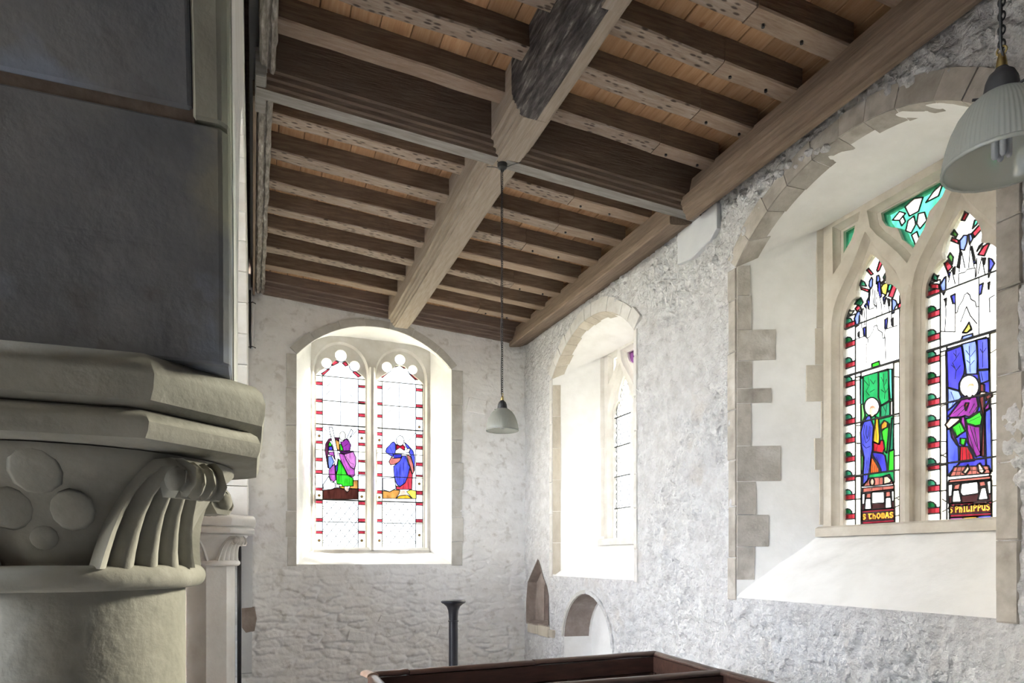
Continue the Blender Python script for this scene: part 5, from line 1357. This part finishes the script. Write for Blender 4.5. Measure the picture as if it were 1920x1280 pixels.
for i, y in enumerate(JE+JW):
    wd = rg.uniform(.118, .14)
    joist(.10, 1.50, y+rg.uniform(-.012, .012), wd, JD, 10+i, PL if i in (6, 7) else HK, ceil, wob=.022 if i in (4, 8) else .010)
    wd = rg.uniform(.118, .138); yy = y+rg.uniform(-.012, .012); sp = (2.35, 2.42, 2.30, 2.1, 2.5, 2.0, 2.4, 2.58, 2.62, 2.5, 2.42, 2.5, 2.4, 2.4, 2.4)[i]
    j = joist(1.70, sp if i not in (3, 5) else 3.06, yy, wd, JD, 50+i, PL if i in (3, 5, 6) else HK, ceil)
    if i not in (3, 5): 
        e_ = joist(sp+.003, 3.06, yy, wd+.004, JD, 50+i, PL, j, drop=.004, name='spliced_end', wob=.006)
        for px in (.10, .36):
            m = MB(); xx = sp+px; m.lathe([(.009, -.012), (.009, .01)], (xx, yy+.02, zj(xx)-.004), 8); m.add([(xx+.009*math.cos(t), yy+.02+.009*math.sin(t), zj(xx)-.0165) for t in [k*math.pi/4 for k in range(8)]], [tuple(range(8))]); m.build('peg', M['ebony'], j)

def two_mat(mb_prof, p0, p1, ux, uz, segs, under, wob=None):
    """sweep with a second material on the profile edges listed in under"""
    m = MB(); m.sweep(mb_prof, p0, p1, ux, uz, segs, wob); n = len(mb_prof); mi = []
    for i in range(segs):
        for j in range(n): mi.append(1 if j in under else 0)
    m.mi = mi+[0]*(len(m.f)-len(mi)); return m
# main longitudinal beam
BX = 1.612; BZ = 4.33
half = [(.077, 0), (.080, .018), (.098, .024), (.102, .046), (.120, .052), (.126, .08), (.146, .088), (.148, .34)]
prof = [(-a, b) for a, b in half[::-1]]+half
main = empty('main_beam', (BX, 4.4, BZ), label='long moulded oak beam running down the middle of the roof', cat='beam', kind='thing')
main.location = (BX, 4.4, BZ)
m = MB(); m.sweep(prof, (BX, 3.85, BZ), (BX, 7.88, BZ), (1, 0, 0), (0, 0, 1), 24, wob=lambda t, a, b: (n1(t*9, 2)*.006, n1(t*7+a*3, 4)*.004)); m.build('moulded_length', M['beam'], main)
# west length: decayed core with a new strip let into its south edge
fine = [(-.150, .34), (-.150, .20), (-.148, .13), (-.140, .09), (-.124, .075), (-.118, .05), (-.10, .045), (-.096, .02), (-.074, .008), (-.05, .0), (-.02, 0), (.012, 0), (.012, .34)]
def rot(t, a, b):
    y = 3.86-t*2.9; k = np.array([y*5.]); r = float(fbm(k+a*9, np.array([b*26+a*30+.3]), 77, 4)[0]); r2 = float(fbm(k*3+a*5, np.array([a*60+b*40]), 81, 4)[0])
    e = 1.0 if b < .33 else 0
    edge = min(1, t*3.2)**1.5
    return (e*(r*.05+r2*.03+(.018 if a < -.05 else 0))*(1 if a < .0 else .2)*edge, e*(r2*.05+r*.05+.014)*(1 if a < .01 else 0)*edge)
m = MB(); m.sweep(fine, (BX, 3.86, BZ), (BX, .96, BZ), (1, 0, 0), (0, 0, 1), 110, wob=rot); m.build('decayed_length', M['decayed'], main, auto=35)
strip = [(.014, .10), (.014, 0)]+half
m = MB(); m.sweep(strip, (BX, 3.86, BZ), (BX, 2.95, BZ), (1, 0, 0), (0, 0, 1), 10, wob=lambda t, a, b: (n1(t*7, 3)*.003, n1(t*5, 6)*.003)); m.build('repair_strip', M['beam'], main)
m = MB(); m.sweep([(-.03, .10), (-.03, -.006)]+[(a, b-.006) for a, b in half], (BX, 2.945, BZ), (BX, .96, BZ), (1, 0, 0), (0, 0, 1), 10); m.build('repair_strip', M['beam'], main)
# cross beams
hc = [(.050, 0), (.053, .016), (.070, .022), (.074, .046), (.092, .052), (.097, .078), (.112, .086), (.115, .34)]
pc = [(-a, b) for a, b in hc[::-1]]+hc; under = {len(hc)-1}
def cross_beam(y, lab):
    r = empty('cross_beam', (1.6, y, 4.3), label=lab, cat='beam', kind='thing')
    m = two_mat(pc, (.02, y, 4.435-.002), (3.16, y, 4.435-.0645*3.14-.002), (0, 1, 0), (0, 0, 1), 20, under, wob=lambda t, a, b: (n1(t*9, 21)*.006, n1(t*6+a*2, 23)*.006)); m.build('moulded_timber', (M['beam_shade'], M['beam_grey']), r); return r  # sides darker than the underside: their shade is put into the oak colour
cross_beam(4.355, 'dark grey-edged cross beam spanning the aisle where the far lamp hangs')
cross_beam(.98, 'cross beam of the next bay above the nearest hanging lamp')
# wall plates
def plate_obj(name, prof_, p0, p1, ux, uz, mat, label, segs=14, wob=None, part='moulded_timber'):
    r = empty(name, tuple(lerp(a, b, .5) for a, b in zip(p0, p1)), label=label, cat='beam', kind='thing')
    m = MB(); m.sweep(prof_, p0, p1, ux, uz, segs, wob); m.build(part, mat, r); return r
ps1 = [(0, .06), (-.10, .018), (-.20, .004), (-.232, .002), (-.24, .012), (-.24, .060), (-.20, .068), (-.17, .24), (.06, .24), (.06, .06)]
plate_obj('wall_plate', ps1, (XS, 4.42, 4.185), (XS, 7.90, 4.262), (1, 0, 0), (0, 0, 1), M['plate'], 'pale-edged timber plate on the south wall beyond the cross beam', wob=lambda t, a, b: (n1(t*5, 31)*.006, n1(t*5+a, 33)*.006))
ps2 = [(0, .12), (-.07, .05), (-.12, .0), (-.165, -.012), (-.18, .0), (-.186, .03), (-.205, .045), (-.215, .075), (-.238, .085), (-.24, .13), (-.20, .14), (-.17, .27), (.06, .27), (.06, .12)]
plate_obj('wall_plate', ps2, (XS, .9, 4.16), (XS, 4.30, 4.185), (1, 0, 0), (0, 0, 1), M['plate'], 'moulded timber plate on the south wall above the nearest window', wob=lambda t, a, b: (n1(t*5, 35)*.006, n1(t*5+a, 37)*.006))
pe = [(.02, .0), (-.045, .0), (-.05, .03), (-.07, .035), (-.075, .065), (-.095, .07), (-.10, .11), (-.12, .12), (-.12, .27), (.02, .27)]
plate_obj('wall_plate', pe, (.10, YE, 4.545), (3.18, YE, 4.325), (0, 1, 0), (0, 0, 1), M['plate_east'], 'moulded brown timber plate along the top of the end wall', wob=lambda t, a, b: (n1(t*5, 41)*.004, n1(t*5+a, 43)*.004))
def flk(t, a, b):
    q = float(fbm(np.array([t*40+a*20]), np.array([b*30.]), 91, 4)[0]); return (q*.022, q*.018)
pn = [(.0, .30), (.0, .02), (.012, .0), (.042, .0), (.046, .018), (.056, .018), (.060, .002), (.082, .002), (.090, .03), (.094, .30)]
np1 = plate_obj('wall_plate', pn, (.028, 4.43, 4.50), (.028, 7.90, 4.525), (1, 0, 0), (0, 0, 1), M['flaking'], 'weathered flaking timber plate along the arcade beyond the cross beam', segs=70, wob=flk)
np2 = plate_obj('wall_plate', pn, (.036, .9, 4.50), (.036, 4.26, 4.50), (1, 0, 0), (0, 0, 1), M['flaking'], 'weathered flaking timber plate along the arcade nearest the camera', segs=70, wob=flk)
m = MB(); m.box((.012, 4.20, 4.44), (.075, 4.56, 4.80)); m.build('beam_seat', M['beam_grey'], np1, bevel=.006)
m = MB(); m.box((-.02, 1.0, 4.60), (.03, 7.95, 4.86)); m.build('gap_backing', M['ebony'], np2)  # black box imitates the shaded gap behind the plate
m = MB(); m.box((.0, 4.5, 4.50), (.022, 7.9, 4.62)); m.build('gap_backing', M['plate'], np1, bevel=.003)

# ---------------------------------------------------------------- hanging lamps
def lamp(x, y, zr, ztop, label, nlinks):
    root = empty('pendant_lamp', (x, y, zr), label=label, cat='lamp', kind='thing', group='ribbed glass pendant lamps')
    prof_o = [(.109, 0), (.110, .004), (.1095, .012), (.107, .03), (.102, .052), (.094, .078), (.082, .104), (.066, .126), (.046, .143), (.032, .150)]
    m = MB(); rib = lambda r, z, a: r*(1+.010*math.cos(a*72)) if r > .05 else r
    m.lathe(prof_o, (x, y, zr), 288, fn=rib)
    m.lathe([(max(.002, r-.0035), z+.0005) for r, z in prof_o], (x, y, zr), 96)
    m.build('glass_shade', M['shade'], root, smooth=True)
    m = MB(); m.lathe([(.1065, -.001), (.111, -.003), (.1125, .002), (.111, .007), (.1065, .006)], (x, y, zr), 96, fn=lambda r, z, a: r*(1+.006*math.cos(a*72))); m.build('rim', M['shade'], root, smooth=True)
    m = MB(); m.lathe([(.001, .205), (.012, .205), (.015, .200), (.024, .192), (.030, .178), (.033, .16), (.034, .150), (.040, .147), (.040, .143), (.030, .142), (.001, .142)], (x, y, zr), 40); m.build('gallery_cap', M['black_metal'], root, auto=40)
    for k in range(3):
        a = k*2.094+.4; m = MB(); m.tube([(x+.036*math.cos(a), y+.036*math.sin(a), zr+.146), (x+.055*math.cos(a), y+.055*math.sin(a), zr+.147)], .003, 6); m.build('thumb_screw', M['black_metal'], root)
    m = MB(); m.lathe([(.001, .236), (.006, .236), (.008, .228), (.010, .216), (.011, .205), (.001, .203)], (x, y, zr), 24); m.build('brass_collar', M['brass'], root, auto=40)
    m = MB(); m.torus((x, y, zr+.243), .009, .0022, (1, .3, 0), 14, 6); m.build('brass_ring', M['brass'], root, smooth=True)
    m = MB()
    for dx, dy in ((-.009, -.009), (.009, -.009), (.009, .009), (-.009, .009)):
        m.lathe([(.001, .012), (.004, .013), (.0062, .018), (.0062, .115)], (x+dx, y+dy, zr), 12)
    m.build('lamp_tube', M['bulb'], root, smooth=True)
    m = MB(); m.lathe([(.018, .112), (.020, .118), (.020, .145), (.001, .146)], (x, y, zr), 20); m.build('lamp_holder', M['black_metal'], root, auto=40)
    # chain
    base = None; z = zr+.257; k = 0; pitch = .0150; rest = MB()
    link = MB(); link.torus((0, 0, 0), .0062, .0017, (1, 0, 0), 14, 6, (1.55, Vector((0, 0, 1))))
    lm = link.mesh('chain_link', smooth=True); lm.materials.append(M['black_metal'])
    while z < ztop-.04:
        ang = (math.pi/2 if k % 2 else 0)+.5
        if k < nlinks:
            o = bpy.data.objects.new('chain_link', lm); COL.objects.link(o); o.parent = root; o.location = (0, 0, z-zr); o.rotation_euler = (0, 0, ang)
        else:
            ax = (math.cos(ang), math.sin(ang), 0); rest.torus((x, y, z), .0062, .0017, ax, 10, 5, (1.55, Vector((0, 0, 1))))
        z += pitch; k += 1
    if rest.v:
        o = rest.build('chain', M['black_metal'], root, smooth=True); o['kind'] = 'stuff'
    pts = []; zz = zr+.21; n = 40
    for i in range(n+1):
        t = i/n; q = zz+(ztop-.03-zz)*t; off = -.0105 if i else 0
        pts.append((x+off+.002*math.sin(t*37), y-.006+.003*math.sin(t*29), q))
    m = MB(); m.tube(pts, .0026, 6); m.build('flex_cord', M['black_metal'], root, smooth=True)
    m = MB(); m.lathe([(.001, -.055), (.010, -.053), (.014, -.042), (.030, -.03), (.034, -.012), (.034, .0)], (x, y, ztop), 28); m.build('ceiling_rose', M['black_metal'], root, auto=40)
    for a, L in ((2.5, .11), (-.55, .13), (3.6, .05)):
        m = MB(); m.tube([(x+.02*math.cos(a), y+.02*math.sin(a), ztop-.03), (x+L*.5*math.cos(a), y+L*.5*math.sin(a), ztop-.014), (x+L*math.cos(a), y+L*math.sin(a), ztop-.002)], .0022, 5); m.build('supply_wire', M['black_metal'], root)
    return root
lamp(1.585, 4.36, 2.52, 4.332, 'small distant ribbed glass pendant lamp on a long chain from the beam crossing', 0)
lamp(1.500, .995, 2.495, 4.332, 'large near ribbed glass pendant lamp in front of the blue-panelled saint window', 14)

# ---------------------------------------------------------------- box pew
P0, P1 = Vector((.585, 3.60)), Vector((2.40, 3.755)); Q0, Q1 = Vector((.60, 2.965)), Vector((2.335, 3.01)); S1_ = Vector((2.30, 2.0)); W1 = Vector((.56, 2.0))
pew = empty('box_pew', (1.45, 3.0, 0), label='dark mahogany box pew with a dusty rounded top rail', cat='pew', kind='thing')
def panel(p, q, top, name, inset=0.0, th=.028, frames=3):
    d = (q-p).normalized(); nrm = Vector((-d.y, d.x)); L = (q-p).length
    def pt(s, o, z): r = p+d*s+nrm*o; return (r.x, r.y, z)
    m = MB(); m.loft([[pt(s, o, z) for o, z in ((-th/2, .02), (th/2, .02), (th/2, top), (-th/2, top))] for s in (0, L)]); b = m.build(name, M['pew'], pew)
    for sgn in (-1, 1):
        for z0, z1 in ((top-.10, top), (.08, .22)):
            m = MB(); m.loft([[pt(s, sgn*o, z) for o, z in ((th/2, z0), (th/2+.010, z0+.006), (th/2+.010, z1), (th/2, z1))] for s in (0, L)]); m.build('frame_rail', M['pew'], b)
        for k in range(frames+1):
            s0 = max(0, L*k/frames-.045); s1 = min(L, L*k/frames+.045); m = MB()
            m.loft([[pt(s, sgn*o, z) for o, z in ((th/2, .08), (th/2+.010, .08), (th/2+.010, top-.10), (th/2, top-.10))] for s in (s0, s1)]); m.build('stile', M['pew'], b)
    return b
def cap_rail(p, q, z, mat=None, w=.058, t=.030):
    d = (q-p).normalized(); nrm = Vector((-d.y, d.x)); prof_ = []
    for i in range(9):
        a = math.pi*i/8; prof_.append((w/2*math.cos(a), t*.45+t*.55*math.sin(a)))
    prof_ += [(-w/2, t*.2), (-w/2+.010, 0), (w/2-.010, 0), (w/2, t*.2)]
    m = MB(); m.sweep(prof_, (p.x, p.y, z), (q.x, q.y, z), (nrm.x, nrm.y, 0), (0, 0, 1), 12, wob=lambda t_, a, b: (n1(t_*5, 61)*.003, n1(t_*6+p.x, 62)*.004)); return m.build('cap_rail', mat or M['pew'], pew, auto=40)
Z = 1.028
panel(P0, P1, Z, 'back_panel'); panel(P1, S1_, Z, 'side_panel', frames=4); panel(Q0, Q1, Z-.0, 'partition'); panel(W1, P0, Z, 'side_panel', frames=4)
for a, b, dz in ((0, .105, .004), (.107, .52, 0), (.522, 1.0, .004)): cap_rail(P0.lerp(P1, a), P0.lerp(P1, b), Z+dz)
cap_rail(P1+Vector((.01, .02)), Vector((2.338, 3.03)), Z); cap_rail(Vector((2.337, 3.02)), S1_, Z+.003); cap_rail(Q0, Q1, Z)
cap_rail(Vector((.555, 3.625)), Vector((.575, 3.52)), Z+.008, M['pew_worn'], w=.062); cap_rail(Vector((.575, 3.51)), W1, Z)
m = MB(); m.loft([[(x_, y_, z_) for y_, z_ in ((3.25, .42), (3.6, .42), (3.6, .45), (3.25, .45))] for x_ in (.62, 2.3)]); m.build('seat', M['pew'], pew)

# ---------------------------------------------------------------- black post, pipes and cable
post = empty('black_post', (1.707, 6.0, 0), label='black turned post with a flared top standing before the end wall', cat='post', kind='thing')
m = MB(); m.lathe([(.14, 0), (.14, .03), (.09, .06), (.06, .1), (.045, .16), (.042, .3), (.0415, 1.075)], (1.707, 6.0, 0), 32); m.build('shaft', M['ebony'], post, auto=40)
m = MB(); m.lathe([(.0415, 1.075), (.047, 1.078), (.047, 1.088), (.0415, 1.092)], (1.707, 6.0, 0), 32); m.build('collar', M['ebony'], post, auto=40)
m = MB(); m.lathe([(.0415, 1.09), (.043, 1.14), (.048, 1.18), (.062, 1.215), (.088, 1.238), (.104, 1.246), (.112, 1.252), (.113, 1.265), (.106, 1.272), (.001, 1.274)], (1.707, 6.0, 0), 40); m.build('flared_top', M['ebony'], post, auto=40)
pipe = empty('black_pipe', (-.135, 7.86, 0), label='thin dark pipe running up beside the distant pier', cat='pipe', kind='thing')
m = MB(); m.tube([(-.135, 7.86, 0), (-.135, 7.86, 1.0), (-.135, 7.86, 1.86)], .022, 10); m.build('tube', M['ebony'], pipe, smooth=True)
m = MB(); m.tube([(-.185, 7.86, 0), (-.185, 7.86, 1.86)], .010, 8); m.build('tube', M['ebony'], pipe, smooth=True)
cab = empty('wall_cable', (.0, 7.90, 4.0), label='short black and white cable at the top corner of the end wall', cat='cable', kind='thing')
m = MB(); m.tube([(-.03, 7.93, 4.56), (-.028, 7.92, 4.3), (-.03, 7.92, 4.1), (-.024, 7.93, 3.93)], [.012, .013, .011, .007], 8); m.build('black_cable', M['ebony'], cab, smooth=True)
m = MB(); m.tube([(.0, 7.93, 4.52), (.0, 7.92, 4.3), (-.004, 7.92, 4.1), (-.006, 7.93, 3.93)], [.011, .013, .012, .008], 8); m.build('white_cable', M['white_cable'], cab, smooth=True)
for z in (4.42, 3.94):
    m = MB(); m.tube([(-.055, 7.93, z), (.0, 7.905, z+.006), (.03, 7.93, z)], .005, 6); m.build('cable_clip', M['ebony'], cab)
